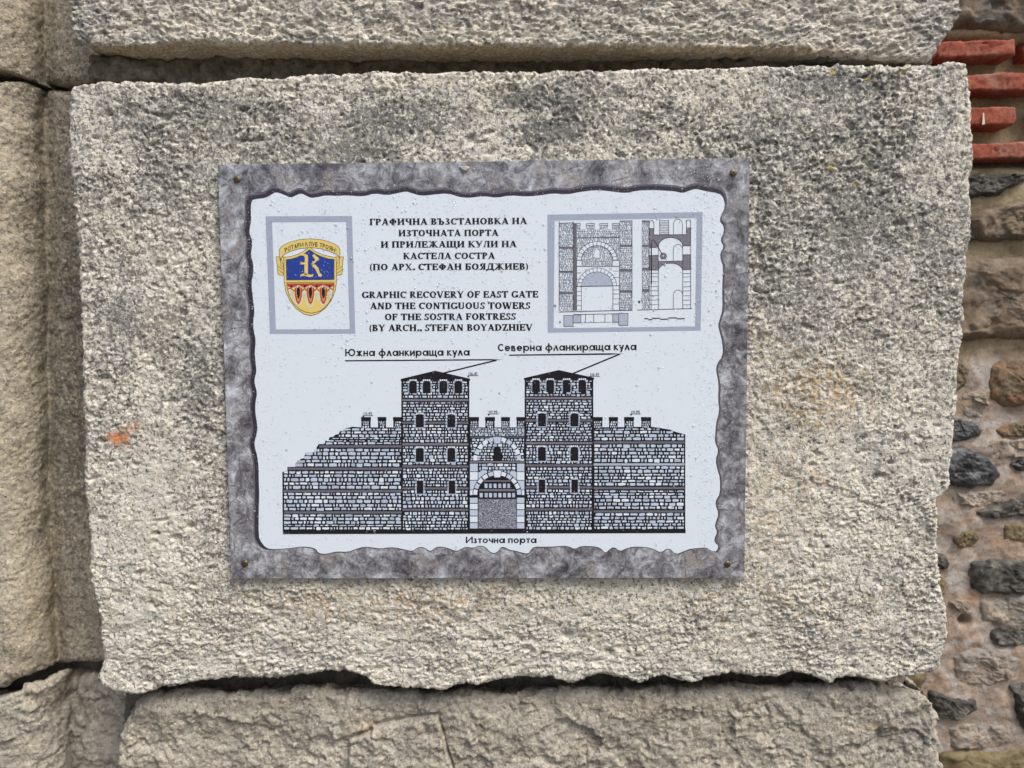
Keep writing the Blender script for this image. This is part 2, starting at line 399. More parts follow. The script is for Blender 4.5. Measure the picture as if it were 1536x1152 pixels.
# ------------------------------------------------------------------ masonry relief functions
def rel_ash(X, Y, Z, px, py, sd):
    Yo = Y
    smooth = blobs(px, py, [(250, 430, 150, 140, .75), (230, 620, 110, 260, .85), (420, 940, 320, 80, .55), (800, 985, 520, 40, .55), (1180, 1000, 260, 30, .5)])
    a = 1 - 0.62 * np.clip(smooth, 0, 1)
    low = sstep(800, 980, py)
    sz = 1.0; Z = (Z - 1.0) * (1 + 0.5 * low)
    wx = 0.004 * fbm(X, Y, Z, 0.016, 2, 0.6, sd + 40); wz = 0.004 * fbm(X, Y, Z, 0.016, 2, 0.6, sd + 44)
    X0, Z0 = X, Z; X = X + wx; Z = Z + wz
    mod = np.clip(0.80 + 0.95 * fbm(X0, Y, Z0, 0.09, 4, 0.6, sd + 50), 0.10, 1.7) * a
    h = 0.0022 * fbm(X, Y, Z, 0.085, 2, 0.5, sd)
    h = h + 0.0014 * fbm(X, Y, Z * sz, 0.024, 2, 0.6, sd + 2)
    n0 = fbm(X, Y, Z * sz, 0.0105, 3, 0.65, sd + 6)
    h = h + 0.0015 * mod * (sstep(-.12, .10, n0) - .5)                       # chipped plates
    n1 = fbm(X, Y, Z * sz, 0.0065, 3, 0.62, sd + 4)
    sw = sstep(-.2, .2, perlin(X0 / .03, Y / .03, Z0 / .03, sd + 60)) * 2 - 1
    h = h + 0.0012 * mod * (0.7 - 1.8 * np.abs(n1)) * np.where(sw > 0, sw, sw * .6)
    n2 = perlin(X / 0.0036, Y / 0.0036, Z * sz / 0.0034, sd + 11)
    h = h + 0.0012 * (mod * .8 + .25) * n2
    pit = np.clip(perlin(X0 / 0.0050, Y / 0.0050, Z0 / 0.0046, sd + 20) - 0.45, 0, 1)
    h = h - 0.0075 * pit * (0.35 + mod)
    big = np.clip(perlin(X0 / 0.017, Y / 0.017, Z0 / 0.010, sd + 25) - 0.53, 0, 1)
    h = h - 0.013 * big
    for (hx, hy, hr) in ((225, 905, 4), (231, 911, 3), (401, 912, 4.5), (395, 934, 3.5), (380, 890, 4), (913, 977, 3.5), (1383, 983, 5), (1279, 1001, 3.5), (271, 441, 3.5), (280, 502, 4), (264, 507, 2.5), (1126, 956, 5), (365, 165, 5), (248, 175, 9), (163, 170, 5), (1010, 955, 3), (957, 985, 3), (850, 955, 9), (640, 1000, 3), (285, 790, 5), (235, 800, 4)):
        h = h - 0.007 * np.exp(-(((px - hx) / hr) ** 2 + ((py - hy) / (hr * .7)) ** 2))
    return h * (1 - 0.65 * sstep(0.008, 0.02, Yo))
def rel_top(X, Y, Z, px, py, sd):
    h = 0.003 * fbm(X, Y, Z, 0.07, 3, 0.5, sd)
    X = X + 0.005 * fbm(X, Y, Z, 0.02, 2, .6, sd + 31); Z = Z + 0.004 * fbm(X, Y, Z, 0.02, 2, .6, sd + 33)
    h = h + 0.0022 * (sstep(-.1, .1, fbm(X * .8, Y, Z * 1.3, .018, 3, .65, sd + 21)) - .5)
    n1 = fbm(X * 0.8 + Z * .2, Y, Z * 1.5, 0.010, 3, 0.62, sd + 4)
    h = h + 0.0019 * (1 - 2 * np.abs(n1)) + 0.0008 * perlin(X / 0.0045, Y / 0.0045, Z * 1.3 / 0.0045, sd + 7)
    return h * (0.16 + 0.84 * sstep(0.018, 0.006, Y))
def rel_left(X, Y, Z, px, py, sd):
    h = 0.004 * fbm(X, Y, Z, 0.10, 2, 0.5, sd) + 0.0016 * fbm(X, Y, Z, 0.025, 3, 0.6, sd + 3)
    n1 = fbm(X, Y, Z, 0.009, 2, 0.6, sd + 4)
    return h + 0.0009 * (1 - 2 * np.abs(n1)) + 0.0005 * perlin(X / 0.004, Y / 0.004, Z / 0.004, sd + 9)
def rel_low(X, Y, Z, px, py, sd):
    # split face: tilted broken planes at three sizes over a broad swell, then grain
    wx = 0.010 * fbm(X, Y, Z, 0.03, 4, 0.6, sd + 40); wz = 0.010 * fbm(X, Y, Z, 0.03, 4, 0.6, sd + 44)
    h = 0.006 * fbm(X, Y, Z, 0.11, 2, 0.5, sd)
    f1, e1 = facets(X + wx + 3, (Z + wz) * 1.5 + 2, 0.055, sd); f2, e2 = facets(X + wx * .7 + 1, (Z + wz * .7) * 1.4 + 1, 0.019, sd + 1)
    f3, e3 = facets(X + wx * .4 + 5, (Z + wz * .4) * 1.3, 0.008, sd + 2)
    am = sstep(-.3, .3, perlin(X / .045, Y / .045, Z / .045, sd + 30))
    h = h + 0.0034 * f1 + 0.0014 * f2 * (.4 + .8 * am) + 0.0008 * f3 * (.3 + am) - 0.001 * sstep(.06, 0, e1) * am + 0.0030 * fbm(X + wx, Y, Z + wz, 0.022, 3, 0.6, sd + 71)
    h = h + 0.0010 * fbm(X, Y, Z, 0.007, 3, 0.65, sd + 8) * (.4 + am) + 0.0005 * perlin(X / 0.0038, Y / 0.0038, Z / 0.0038, sd + 13)
    # proud flake left of the crack near px 520..665, y>1070 and a hairline crack on its right
    e = 0.0016 * 900
    xl = 522 + np.clip(1100 - py, 0, 99) * 0.9
    yt = 1112 - 0.36 * (px - 520)
    yt = np.where(px > 560, 1092 - 0.17 * (px - 560), yt)
    xr = 655 + (py - 1075) * 0.28
    m = sstep(-e, e, px - 524) * sstep(-e, e, xr - px) * sstep(-e, e, py - yt)
    h = h + 0.006 * m
    crack = np.exp(-((px - xr - 2) / 2.0) ** 2) * sstep(1065, 1085, py)
    crack = np.maximum(crack, np.exp(-((py - yt + 3) / 3.5) ** 2) * sstep(515, 530, px) * sstep(665, 650, px))
    return h - 0.006 * crack

SGNF, SGNB = -0.0095, -0.0055                     # sign's front and back planes
def zero(px, py): return np.zeros_like(px)

pier = empty('cut_stone_pier', (0.04, 0.0, 0.0))
props(pier, 'pale rough cut stone pier of big blocks carrying the printed fortress sign', 'wall')
main_top = [(110, 128), (125, 123), (180, 122), (300, 124), (365, 116), (480, 112), (560, 108), (700, 106), (860, 105), (1024, 102), (1200, 98), (1330, 97), (1400, 97), (1430, 93), (1446, 97)]
main_right = [(1446, 97), (1453, 115), (1456, 150), (1460, 200), (1460, 250), (1452, 272), (1455, 300), (1452, 360), (1450, 400), (1446, 440), (1445, 480), (1440, 520), (1436, 560), (1437, 600), (1432, 640), (1429, 680), (1424, 705), (1425, 726), (1410, 745), (1405, 760), (1403, 800), (1406, 840), (1412, 880), (1420, 915), (1422, 950), (1416, 980), (1412, 1002)]
main_bot = [(1412, 1002), (1400, 1012), (1340, 1022), (1320, 1026), (1290, 1018), (1262, 1019), (1245, 1027), (1228, 1019), (1190, 1010), (1160, 1018), (1130, 1016), (1100, 1010), (1060, 1020), (1035, 1030), (1015, 1022), (1000, 1018), (985, 1018), (960, 1027), (930, 1018), (905, 1013), (880, 1018), (860, 1027), (845, 1024), (830, 1017), (790, 1018), (760, 1022), (730, 1030), (700, 1027), (660, 1037), (610, 1035), (565, 1030), (548, 1015), (520, 1008), (480, 1011), (450, 1014), (380, 1020), (330, 1020), (290, 1026), (240, 1031), (222, 1040), (205, 1044), (170, 1040), (150, 1030)]
main_left = [(150, 1030), (145, 1018), (148, 1000), (152, 960), (150, 930), (145, 900), (140, 870), (134, 830), (130, 780), (127, 700), (125, 620), (122, 540), (118, 430), (114, 330), (108, 280), (102, 230), (103, 170), (104, 140), (110, 128)]
masks_main = {
    'grey': lambda px, py: np.clip(blobs(px, py, [(600, 180, 110, 45, .50), (540, 225, 90, 30, .45), (800, 150, 70, 30, .55), (830, 195, 70, 30, .62), (850, 170, 40, 50, .5), (1000, 180, 120, 50, .32), (330, 160, 160, 40, .42), (230, 190, 90, 50, .34), (250, 270, 130, 60, .32), (1260, 125, 110, 28, .5), (1200, 200, 200, 80, .34), (1300, 330, 200, 170, .36), (1200, 430, 120, 90, .3), (180, 480, 50, 180, .34), (290, 520, 60, 120, .22), (750, 140, 400, 60, .2), (430, 215, 120, 40, .35)]) * 1.35 + 0.06 - 0.10 * sstep(560, 760, py) + blobs(px, py, [(300, 640, 40, 210, .30), (330, 780, 30, 90, .25), (1150, 300, 30, 120, .2)]) - blobs(px, py, [(260, 395, 75, 70, .45), (290, 480, 45, 60, .35), (215, 560, 40, 60, .25), (230, 820, 60, 140, .32), (1180, 790, 60, 90, .2), (700, 990, 500, 25, .2), (900, 235, 130, 12, .2), (700, 122, 260, 12, .25)]), -0.45, 1),
    'ochre': lambda px, py: np.clip(blobs(px, py, [(1230, 590, 130, 80, .52), (1180, 720, 120, 90, .40), (1150, 520, 60, 60, .35), (600, 905, 420, 50, .42), (1100, 900, 300, 110, .34), (1160, 800, 60, 120, .34), (700, 900, 2000, 160, .1), (1400, 500, 50, 120, .22), (400, 880, 120, 40, .15), (700, 120, 300, 22, .2), (740, 150, 40, 50, .25)]), 0, 1),
    'rust': lambda px, py: blobs(px, py, [(177, 657, 24, 15, 1.0), (196, 641, 24, 14, .62), (188, 664, 40, 34, .45), (265, 770, 14, 6, .3)]),
    'lichen': lambda px, py: blobs(px, py, [(1250, 108, 8, 6, .9), (1303, 119, 9, 6, .8), (1352, 109, 8, 6, .8), (1247, 250, 9, 7, .9), (1283, 278, 7, 6, .9), (1305, 104, 7, 5, .7), (1390, 190, 10, 6, .4)]),
}
x0, _ = P(0, 0); 
block('stone_block', main_top, main_right, main_bot, main_left, 0.0, M['ash'], pier, fine=0.0013, R=0.0065, depth=0.072, step=0.0024, edge=0.0018, relief=rel_ash, seed=3, masks=masks_main,
      front=lambda px, py, X, Z: 0.003 * sstep(900, 1010, py) - 0.002,
      clip=lambda V: np.where((np.abs(V[..., 0]) < 0.31) & (np.abs(V[..., 2] - ZC) < 0.25), np.maximum(V[..., 1], SGNB + 0.0003), V[..., 1]))['label'] = 'large middle block behind the sign, with an orange stain at its left'
up_bot = [(1392, 88), (1370, 90), (1330, 86), (1290, 82), (1200, 78), (1120, 73), (1024, 71), (900, 69), (700, 68), (512, 66), (350, 63), (290, 61), (230, 68), (185, 71), (140, 67), (118, 60)]
masks_up = {'grey': lambda px, py: np.clip(blobs(px, py, [(140, 30, 60, 60, .5), (900, 20, 500, 40, .28), (1400, 40, 60, 60, .45), (640, 20, 120, 30, .35)]) + .12, 0, 1),
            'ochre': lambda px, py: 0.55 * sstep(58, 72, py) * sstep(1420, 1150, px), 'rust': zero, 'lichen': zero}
block('stone_block', [(102, -560), (700, -566), (1450, -570)], [(1450, -570), (1446, -200), (1442, 0), (1440, 22), (1426, 46), (1408, 68), (1392, 88)], up_bot,
      [(118, 60), (106, 44), (102, 10), (100, -100), (102, -560)], 0.002, M['top'], pier, fine=0.0015, coarse=0.008, fv=(0, 0.2), R=0.005, depth=0.060, step=0.0025,
      edge=0.0016, relief=rel_top, seed=11, masks=masks_up)['label'] = 'topmost pale block with a shaded olive underside'
masks_low = {'grey': lambda px, py: np.clip(blobs(px, py, [(1350, 1100, 120, 60, .4), (600, 1120, 60, 30, .4), (900, 1100, 120, 40, .25)]) + .1, 0, 1),
             'ochre': lambda px, py: blobs(px, py, [(540, 1090, 40, 20, .5), (950, 1060, 350, 25, .25), (230, 1080, 60, 30, .25), (1300, 1090, 100, 10, .4)]), 'rust': zero, 'lichen': zero}
block('stone_block', [(186, 1075), (205, 1056), (260, 1046), (400, 1040), (480, 1037), (560, 1042), (640, 1048), (760, 1042), (900, 1038), (1060, 1038), (1200, 1034), (1340, 1034), (1375, 1036), (1400, 1050)],
      [(1400, 1050), (1409, 1080), (1412, 1120), (1418, 1160), (1420, 1400), (1420, 1640)], [(1420, 1640), (800, 1642), (175, 1645)], [(175, 1645), (174, 1400), (176, 1152), (177, 1110), (186, 1075)],
      0.020, M['low'], pier, fine=0.0016, coarse=0.008, fv=(0.76, 1.0), R=0.013, depth=0.060, step=0.003, taper=0.45, edge=0.002, relief=rel_low, seed=21, masks=masks_low)['label'] = 'lower split-faced brownish block below the dark joint'
block('stone_block', [(150, 1660), (800, 1658), (1430, 1655)], [(1430, 1655), (1425, 2230)], [(1425, 2230), (150, 2235)], [(150, 2235), (150, 1660)],
      0.0, M['ash'], pier, fine=0.008, R=0.012, depth=0.08, step=0.004, edge=0.003, relief=rel_ash, seed=31, masks={'grey': lambda px, py: zero(px, py) + .2, 'ochre': zero, 'rust': zero, 'lichen': zero})
# mortar packed between the blocks, set back, with small lumps showing in the upper joint
def core_front(px, py, X, Z):
    lumps = sstep(1150, 1230, px) * sstep(1400, 1370, px) * sstep(76, 84, py) * sstep(110, 100, py)
    fill = sstep(820, 1100, px) * sstep(80, 86, py) * sstep(115, 105, py)
    lft = sstep(140, 155, px) * sstep(300, 190, px) * sstep(90, 96, py) * sstep(135, 125, py)
    n = fbm(X, X * 0, Z, 0.018, 3, 0.6, 77)
    return -0.033 * lumps - 0.014 * fill * (1 - lumps) - 0.02 * lft + 0.006 * n + 0.03 * sstep(990, 1010, py)
def rel_core(X, Y, Z, px, py, sd):
    return 0.0035 * fbm(X, Y, Z, 0.014, 3, 0.6, sd) + 0.002 * (1 - 2 * np.abs(perlin(X / 0.012, Y / 0.012, Z / 0.010, sd + 2)))
core = block('mortar_joint', [(128, -540), (1376, -540)], [(1376, -540), (1376, 700), (1376, 2200)], [(1376, 2200), (190, 2200)], [(190, 2200), (160, 700), (128, -540)],
      0.046, M['joint'], pier, fine=0.0022, coarse=0.012, fv=(0.76, 0.80), R=0.004, depth=0.09, step=0.006, edge=0.002, relief=rel_core, front=core_front, seed=41)
core['label'] = 'recessed mortar in the joints, its colour darkened with their shade'
# ------------------------------------------------------------------ recessed wall on the left
lw = empty('recessed_stone_wall', (-0.75, 0.06, 0.0))
props(lw, 'buff brown stone wall set back at the left edge with rounded blocks and a vertical crease', 'wall')
YL = 0.05
def prof(px, py, X, Z):
    cr = 72 + 14 * sstep(700, 1000, py) - 4 * sstep(300, 200, py) + 4 * fbm(Z * 0, Z * 0 + 3, Z, 0.09, 3, 0.55, 88)
    roll = np.clip((cr - px) / 85, 0, 1)
    fwd = -0.052 * (1 - (1 - roll) ** 1.7)
    right = 0.006 * np.clip((px - cr) / 80, 0, 1)
    soft = -0.010 * np.exp(-((px - cr - 2) / 11) ** 2)
    return 0.052 + fwd - right - soft
mleft = {'grey': lambda px, py: np.clip(blobs(px, py, [(60, 130, 80, 40, .4), (112, 500, 48, 600, .55), (70, 300, 30, 200, .25), (20, 60, 60, 40, .2), (60, 1080, 100, 60, .3)]) + .05, 0, 1),  # tall grey band right of the crease: pier's shade painted in, plus dirt
         'ochre': lambda px, py: blobs(px, py, [(60, 900, 60, 120, .35), (10, 250, 40, 200, .2), (40, 0, 60, 60, .3)]), 'rust': zero, 'lichen': lambda px, py: blobs(px, py, [(20, 30, 30, 25, .35)])}
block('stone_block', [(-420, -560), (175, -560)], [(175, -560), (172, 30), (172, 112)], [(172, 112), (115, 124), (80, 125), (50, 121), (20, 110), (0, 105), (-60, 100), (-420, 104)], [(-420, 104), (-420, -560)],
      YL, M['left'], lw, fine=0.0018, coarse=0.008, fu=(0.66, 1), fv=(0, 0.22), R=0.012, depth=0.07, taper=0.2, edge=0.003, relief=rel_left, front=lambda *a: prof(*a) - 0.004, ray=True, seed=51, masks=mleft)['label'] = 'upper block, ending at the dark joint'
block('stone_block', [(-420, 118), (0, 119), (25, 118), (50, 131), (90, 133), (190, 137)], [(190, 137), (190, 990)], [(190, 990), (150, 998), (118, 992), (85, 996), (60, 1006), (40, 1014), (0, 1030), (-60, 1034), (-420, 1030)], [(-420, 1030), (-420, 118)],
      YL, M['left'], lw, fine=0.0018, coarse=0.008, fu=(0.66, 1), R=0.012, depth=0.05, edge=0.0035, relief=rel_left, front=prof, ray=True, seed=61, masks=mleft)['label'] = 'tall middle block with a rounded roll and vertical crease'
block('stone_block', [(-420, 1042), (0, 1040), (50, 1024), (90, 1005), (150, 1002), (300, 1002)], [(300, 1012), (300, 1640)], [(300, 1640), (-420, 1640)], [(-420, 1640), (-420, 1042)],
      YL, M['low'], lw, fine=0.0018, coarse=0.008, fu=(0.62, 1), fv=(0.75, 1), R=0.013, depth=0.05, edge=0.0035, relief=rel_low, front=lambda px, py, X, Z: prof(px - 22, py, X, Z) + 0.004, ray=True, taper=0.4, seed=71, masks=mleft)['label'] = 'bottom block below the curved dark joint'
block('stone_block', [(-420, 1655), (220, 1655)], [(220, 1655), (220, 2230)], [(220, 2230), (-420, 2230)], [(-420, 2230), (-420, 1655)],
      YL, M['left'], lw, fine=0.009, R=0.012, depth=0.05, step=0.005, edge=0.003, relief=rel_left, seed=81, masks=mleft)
block('mortar_joint', [(-410, -540), (260, -540)], [(260, -540), (260, 2180)], [(260, 2180), (-410, 2180)], [(-410, 2180), (-410, -540)],
      0.135, M['joint'], lw, fine=0.008, R=0.004, depth=0.05, step=0.01, edge=0.002, relief=rel_core, seed=91)

# ------------------------------------------------------------------ rubble wall on the right
rw = empty('rubble_wall', (1.0, 0.13, 0.0))
props(rw, 'rubble wall at the right edge with dark stones in pinkish mortar and red bricks near the top', 'wall')
YR = 0.125
STN = [  # outline px, material, proud (m), label
    ([(1395, -60), (1600, -70), (1620, 20), (1600, 40), (1530, 42), (1470, 38), (1425, 40)], 'r_brown', .012, 'brown-grey stone smeared with yellow mortar at the top'),
    ([(1430, 267), (1470, 262), (1530, 262), (1540, 268), (1518, 281), (1490, 292), (1450, 294), (1430, 290)], 'r_dark', .010, None),
    ([(1462, 330), (1480, 316), (1500, 307), (1530, 303), (1580, 306), (1600, 330), (1580, 352), (1530, 358), (1480, 360), (1462, 352)], 'r_brown', .014, 'rounded dark brown stone'),
    ([(1430, 330), (1450, 330), (1462, 345), (1470, 358), (1450, 361), (1428, 356)], 'r_dark', .006, None),
    ([(1420, 391), (1470, 389), (1560, 387), (1600, 392), (1605, 500), (1560, 506), (1500, 503), (1460, 506), (1420, 509)], 'r_brown', .014, 'big brown-grey squared stone'),
    ([(1420, 545), (1440, 543), (1452, 550), (1453, 565), (1445, 580), (1425, 592), (1415, 590)], 'r_brown', .009, None),
    ([(1491, 549), (1510, 543), (1560, 541), (1590, 548), (1590, 596), (1560, 603), (1520, 608), (1504, 607), (1492, 596), (1488, 570)], 'r_rust', .007, 'olive stone with rusty orange edge'),
    ([(1415, 630), (1440, 628), (1470, 636), (1473, 646), (1466, 656), (1440, 661), (1412, 658)], 'r_black', .008, None),
    ([(1500, 644), (1520, 636), (1560, 633), (1580, 642), (1570, 655), (1530, 656), (1506, 655)], 'r_rust', .006, None),
    ([(1412, 676), (1440, 672), (1470, 682), (1490, 695), (1502, 712), (1490, 728), (1460, 731), (1430, 729), (1410, 722)], 'r_black', .012, 'glossy blue-black lump of stone'),
    ([(1516, 697), (1535, 690), (1570, 690), (1580, 704), (1550, 708), (1528, 706)], 'r_black', .006, None),
    ([(1470, 766), (1490, 761), (1520, 752), (1560, 748), (1600, 752), (1600, 768), (1560, 772), (1520, 776), (1478, 778)], 'r_dark', .010, 'long flat dark stone'),
    ([(1510, 787), (1540, 789), (1590, 790), (1590, 810), (1540, 812), (1514, 809)], 'r_olive', .006, None),
    ([(1434, 806), (1450, 797), (1464, 799), (1468, 810), (1458, 822), (1440, 823), (1432, 815)], 'r_olive', .004, None),
    ([(1400, 830), (1416, 833), (1424, 842), (1420, 854), (1400, 856)], 'r_dark', .006, None),
    ([(1400, 862), (1414, 864), (1421, 875), (1419, 892), (1400, 896)], 'r_olive', .006, None),
    ([(1461, 846), (1480, 844), (1540, 841), (1600, 844), (1605, 885), (1560, 890), (1500, 891), (1466, 887), (1462, 868)], 'r_dark', .012, 'large dark oblong stone'),
    ([(1486, 950), (1500, 940), (1520, 938), (1570, 940), (1580, 960), (1550, 966), (1515, 970), (1494, 967)], 'r_dark', .006, None),
    ([(1398, 1038), (1412, 1040), (1430, 1049), (1464, 1052), (1466, 1064), (1452, 1072), (1440, 1080), (1400, 1078)], 'r_dark', .009, None),
    ([(1521, 1032), (1545, 1030), (1580, 1040), (1590, 1080), (1570, 1100), (1545, 1100), (1530, 1078)], 'r_dark', .009, None),
    ([(1415, 1133), (1450, 1130), (1500, 1134), (1560, 1126), (1610, 1130), (1620, 1190), (1560, 1210), (1460, 1205), (1415, 1190)], 'r_olive', .010, 'olive brown stone at the bottom'),
    ([(1470, 898), (1500, 894), (1560, 893), (1590, 905), (1585, 930), (1540, 934), (1500, 934), (1478, 928)], 'r_tan', .004, 'flush grey slab smeared with mortar'),
    ([(1476, 662), (1500, 660), (1540, 660), (1575, 664), (1575, 684), (1530, 685), (1500, 688)], 'r_tan', .004, None),
    ([(1432, 985), (1460, 972), (1500, 976), (1528, 990), (1520, 1016), (1480, 1026), (1440, 1022)], 'r_tan', .003, None),
    ([(1425, 1092), (1470, 1086), (1512, 1090), (1520, 1112), (1480, 1124), (1430, 1122)], 'r_tan', .003, None),
    ([(1440, 597), (1470, 585), (1490, 612), (1482, 628), (1450, 622)], 'r_tan', .003, None),
    ([(1430, 738), (1470, 738), (1510, 738), (1505, 750), (1470, 760), (1436, 756)], 'r_tan', .003, None),
    ([(1424, 905), (1434, 898), (1452, 902), (1456, 918), (1436, 915)], 'r_tan', .003, None),
]
NFINE = len(STN)
for r in range(22):                       # stones running on behind the pier's right side
    yy = 280 + r * 88 if r < 21 else -40
    STN.append(([(1300, yy), (1340, yy - 6), (1385, yy), (1392, yy + 30), (1380, yy + 58), (1330, yy + 62), (1302, yy + 50)], ['r_dark', 'r_brown', 'r_olive'][r % 3], .008, None))
rnd = random.Random(5)
for r in range(26):                       # stones beyond the picture's edge, coarser
    yy = -520 + r * 106 + rnd.uniform(-8, 8); xx = 1690
    inframe = -60 < yy < 1180
    if not inframe: xx = 1500
    while xx < 2260:
        wd = rnd.uniform(90, 190); ht = rnd.uniform(50, 88)
        pts = []
        for a in range(10):
            t = a / 10 * 2 * math.pi
            cx, cy = math.cos(t), math.sin(t); s = 1 / max(abs(cx), abs(cy)) ** 0.75
            pts.append((xx + wd / 2 + wd * .52 * cx * s * rnd.uniform(.78, 1.06), yy + ht * .55 * cy * s * rnd.uniform(.72, 1.06)))
        STN.append((pts, rnd.choice(['r_dark', 'r_brown', 'r_olive', 'r_rust', 'r_black']), .010, None)); xx += wd + rnd.uniform(10, 26)

def mort_front(px, py, X, Z):
    d = 0.018 * sstep(50, 66, py) * sstep(256, 240, py)            # raked back between the bricks
    d = d + 0.004 * fbm(X, X * 0, Z, 0.06, 3, 0.55, 5)
    hole = np.exp(-(((px - 1445) / 8) ** 2 + ((py - 930) / 8) ** 2) ** 2)
    d = d + 0.007 * np.exp(-((py - 1033) / 900) ** 2) * 0
    return d + 0.018 * hole
def rel_mort(X, Y, Z, px, py, sd):
    return 0.0013 * fbm(X, Y, Z, 0.02, 4, 0.65, sd) + 0.0009 * perlin(X / .006, Y / .006, Z / .006, sd + 4) - 0.006 * np.clip(perlin(X / .010, Y / .010, Z / .008, sd + 8) - .5, 0, 1)
mm = block('mortar', [(1180, -560), (2280, -560)], [(2280, -560), (2280, 2200)], [(2280, 2200), (1180, 2200)], [(1180, 2200), (1180, -560)],
      YR, M['mortar'], rw, fine=0.0026, coarse=0.010, fu=(0.17, 0.36), R=0.002, depth=0.05, step=0.01, edge=0.0, relief=rel_mort, front=mort_front, seed=101,
      masks={'pink': lambda px, py: sstep(505, 560, py)})
mm['label'] = 'mortar, yellowish between the bricks, pinkish lower down'

def rubble(pts, mat, proud, label, seed, fine):
    x, z = P([p[0] for p in pts], [p[1] for p in pts], YR - proud * .5)
    o = np.stack([x, z], 1); o = np.vstack([o, o[:1]])
    nseg = 96 if fine else 48; nr = 26 if fine else 12
    t = np.linspace(0, 1, nseg + 1)
    # smooth the traced outline a little, then roughen it
    ring = resample(o, t)
    for _ in range(3 if fine else 1): ring = (np.roll(ring[:-1], 1, 0) + 2 * ring[:-1] + np.roll(ring[:-1], -1, 0)) / 4; ring = np.vstack([ring, ring[:1]])
    c = ring[:-1].mean(0)
    if fine: ring = c + (ring - c) * 1.06
    r = np.r_[np.linspace(0.02, 0.9, nr), 0.95, 1.0, 1.03, 1.05]
    proud = proud * (1.15 if pts[0][1] < 545 else .75)
    dep = np.where(r <= 1, proud * (1 - .8 * np.clip((r - .6) / .4, 0, 1) ** 3), -0.010 * (r - 1) / .05)
    XZ = c + (ring[None] - c) * r[:, None, None]
    X, Z = XZ[..., 0], XZ[..., 1]
    Y = YR - dep[:, None] + 0.004 * fbm(X, X * 0, Z, 0.06, 3, 0.55, 5) + 0 * X
    k = np.clip((1.05 - r) / .2, 0, 1)[:, None]
    f1, e1 = facets(X + 2 + .3 * Z, Z + 3, 0.024, seed); f2, e2 = facets(X + 2, Z + 3, 0.009, seed + 1)
    h = 0.003 * fbm(X, Y, Z, 0.035, 2, 0.5, seed) + 0.0024 * f1 + 0.0009 * f2 + 0.0012 * fbm(X, Y, Z, 0.008, 3, 0.65, seed + 3)
    if fine: h = h + 0.0007 * perlin(X / .004, Y / .004, Z / .004, seed)
    Y = Y - h * k
    wob = 0.0025 * fbm(X, X * 0 + seed, Z, 0.012, 3, 0.6, seed + 6)
    wob = wob * (1 if fine else 2.2); X = X + wob * r[:, None]; Z = Z + 0.0025 * fbm(X, X * 0 + seed, Z, 0.012, 3, 0.6, seed + 8) * r[:, None]
    Vv = np.stack([X, Y, Z], -1)[:, ::-1]
    ob = grid_mesh('rubble_stone', Vv, M[mat], None, rw)
    if label: ob['label'] = label
for i, (pts, mat, proud, label) in enumerate(STN):
    rubble(pts, mat, proud, label, 200 + i * 7, i < NFINE)

def rel_brick(X, Y, Z, px, py, sd):
    return 0.0014 * fbm(X, Y, Z, 0.03, 4, 0.65, sd) + 0.0004 * perlin(X / .003, Y / .003, Z / .003, sd) - 0.010 * np.clip(perlin(X / .010, Y / .010, Z / .010, sd + 3) - .5, 0, 1)
BR = [([(1340, 66), (1522, 58)], [(1522, 58), (1523, 82)], [(1523, 82), (1340, 90)], [(1340, 90), (1340, 66)], 'shortest visible brick, its right end angled back'),
      ([(1330, 113), (1660, 106)], [(1660, 106), (1660, 132)], [(1660, 132), (1330, 139)], [(1330, 139), (1330, 113)], None),
      ([(1345, 163), (1526, 160)], [(1526, 160), (1525, 180), (1519, 187)], [(1519, 187), (1345, 189)], [(1345, 189), (1345, 163)], 'brick with a white paint mark and a chipped corner'),
      ([(1330, 217), (1660, 211)], [(1660, 211), (1660, 234)], [(1660, 234), (1330, 242)], [(1330, 242), (1330, 217)], None),
      ([(1536, 62), (1680, 58)], [(1680, 58), (1680, 82)], [(1680, 82), (1536, 86)], [(1536, 86), (1536, 62)], None),
      ([(1556, 164), (1690, 160)], [(1690, 160), (1690, 186)], [(1690, 186), (1556, 190)], [(1556, 190), (1556, 164)], None)]
for i, (t_, r_, b_, l_, lab) in enumerate(BR):
    yb = 0.112 if i < 4 else 0.124
    o = block('brick', t_, r_, b_, l_, yb, M['brick'], rw, fine=0.0016, R=0.0020, depth=0.036, step=0.002, edge=0.0011, relief=rel_brick, seed=300 + i * 9)
    if lab: o['label'] = lab
# white paint mark on the third brick
x, z = P([1475, 1476.5, 1478, 1473.8], [169, 169, 186, 187], 0.109)
pm = poly_mesh('paint_mark', [(x[i], 0.1095, z[i]) for i in range(4)], [(0, 1, 2, 3)], [M['cream']], None, None)
pm.parent = [o for o in COL.objects if o.name.startswith('brick') and o.get('label', '').startswith('brick with')][0]
pm.matrix_parent_inverse = Matrix.Translation(-rw.location)

# ------------------------------------------------------------------ the sign
W2, H2 = 0.30, 0.2393
sign = empty('information_sign', (0, SGNB, ZC))
props(sign, 'printed fortress sign with grey rock border, Bulgarian and English text, screwed to the big stone', 'sign')
vs = [(sx * W2, y, ZC + sz * H2) for y in (SGNF, SGNB) for sx, sz in ((-1, -1), (1, -1), (1, 1), (-1, 1))]
fs = [(0, 1, 2, 3), (5, 4, 7, 6), (4, 5, 1, 0), (5, 6, 2, 1), (6, 7, 3, 2), (7, 4, 0, 3)]
panel = poly_mesh('panel', vs, fs, [M['rock'], M['core']], [0, 1, 1, 1, 1, 1], sign)

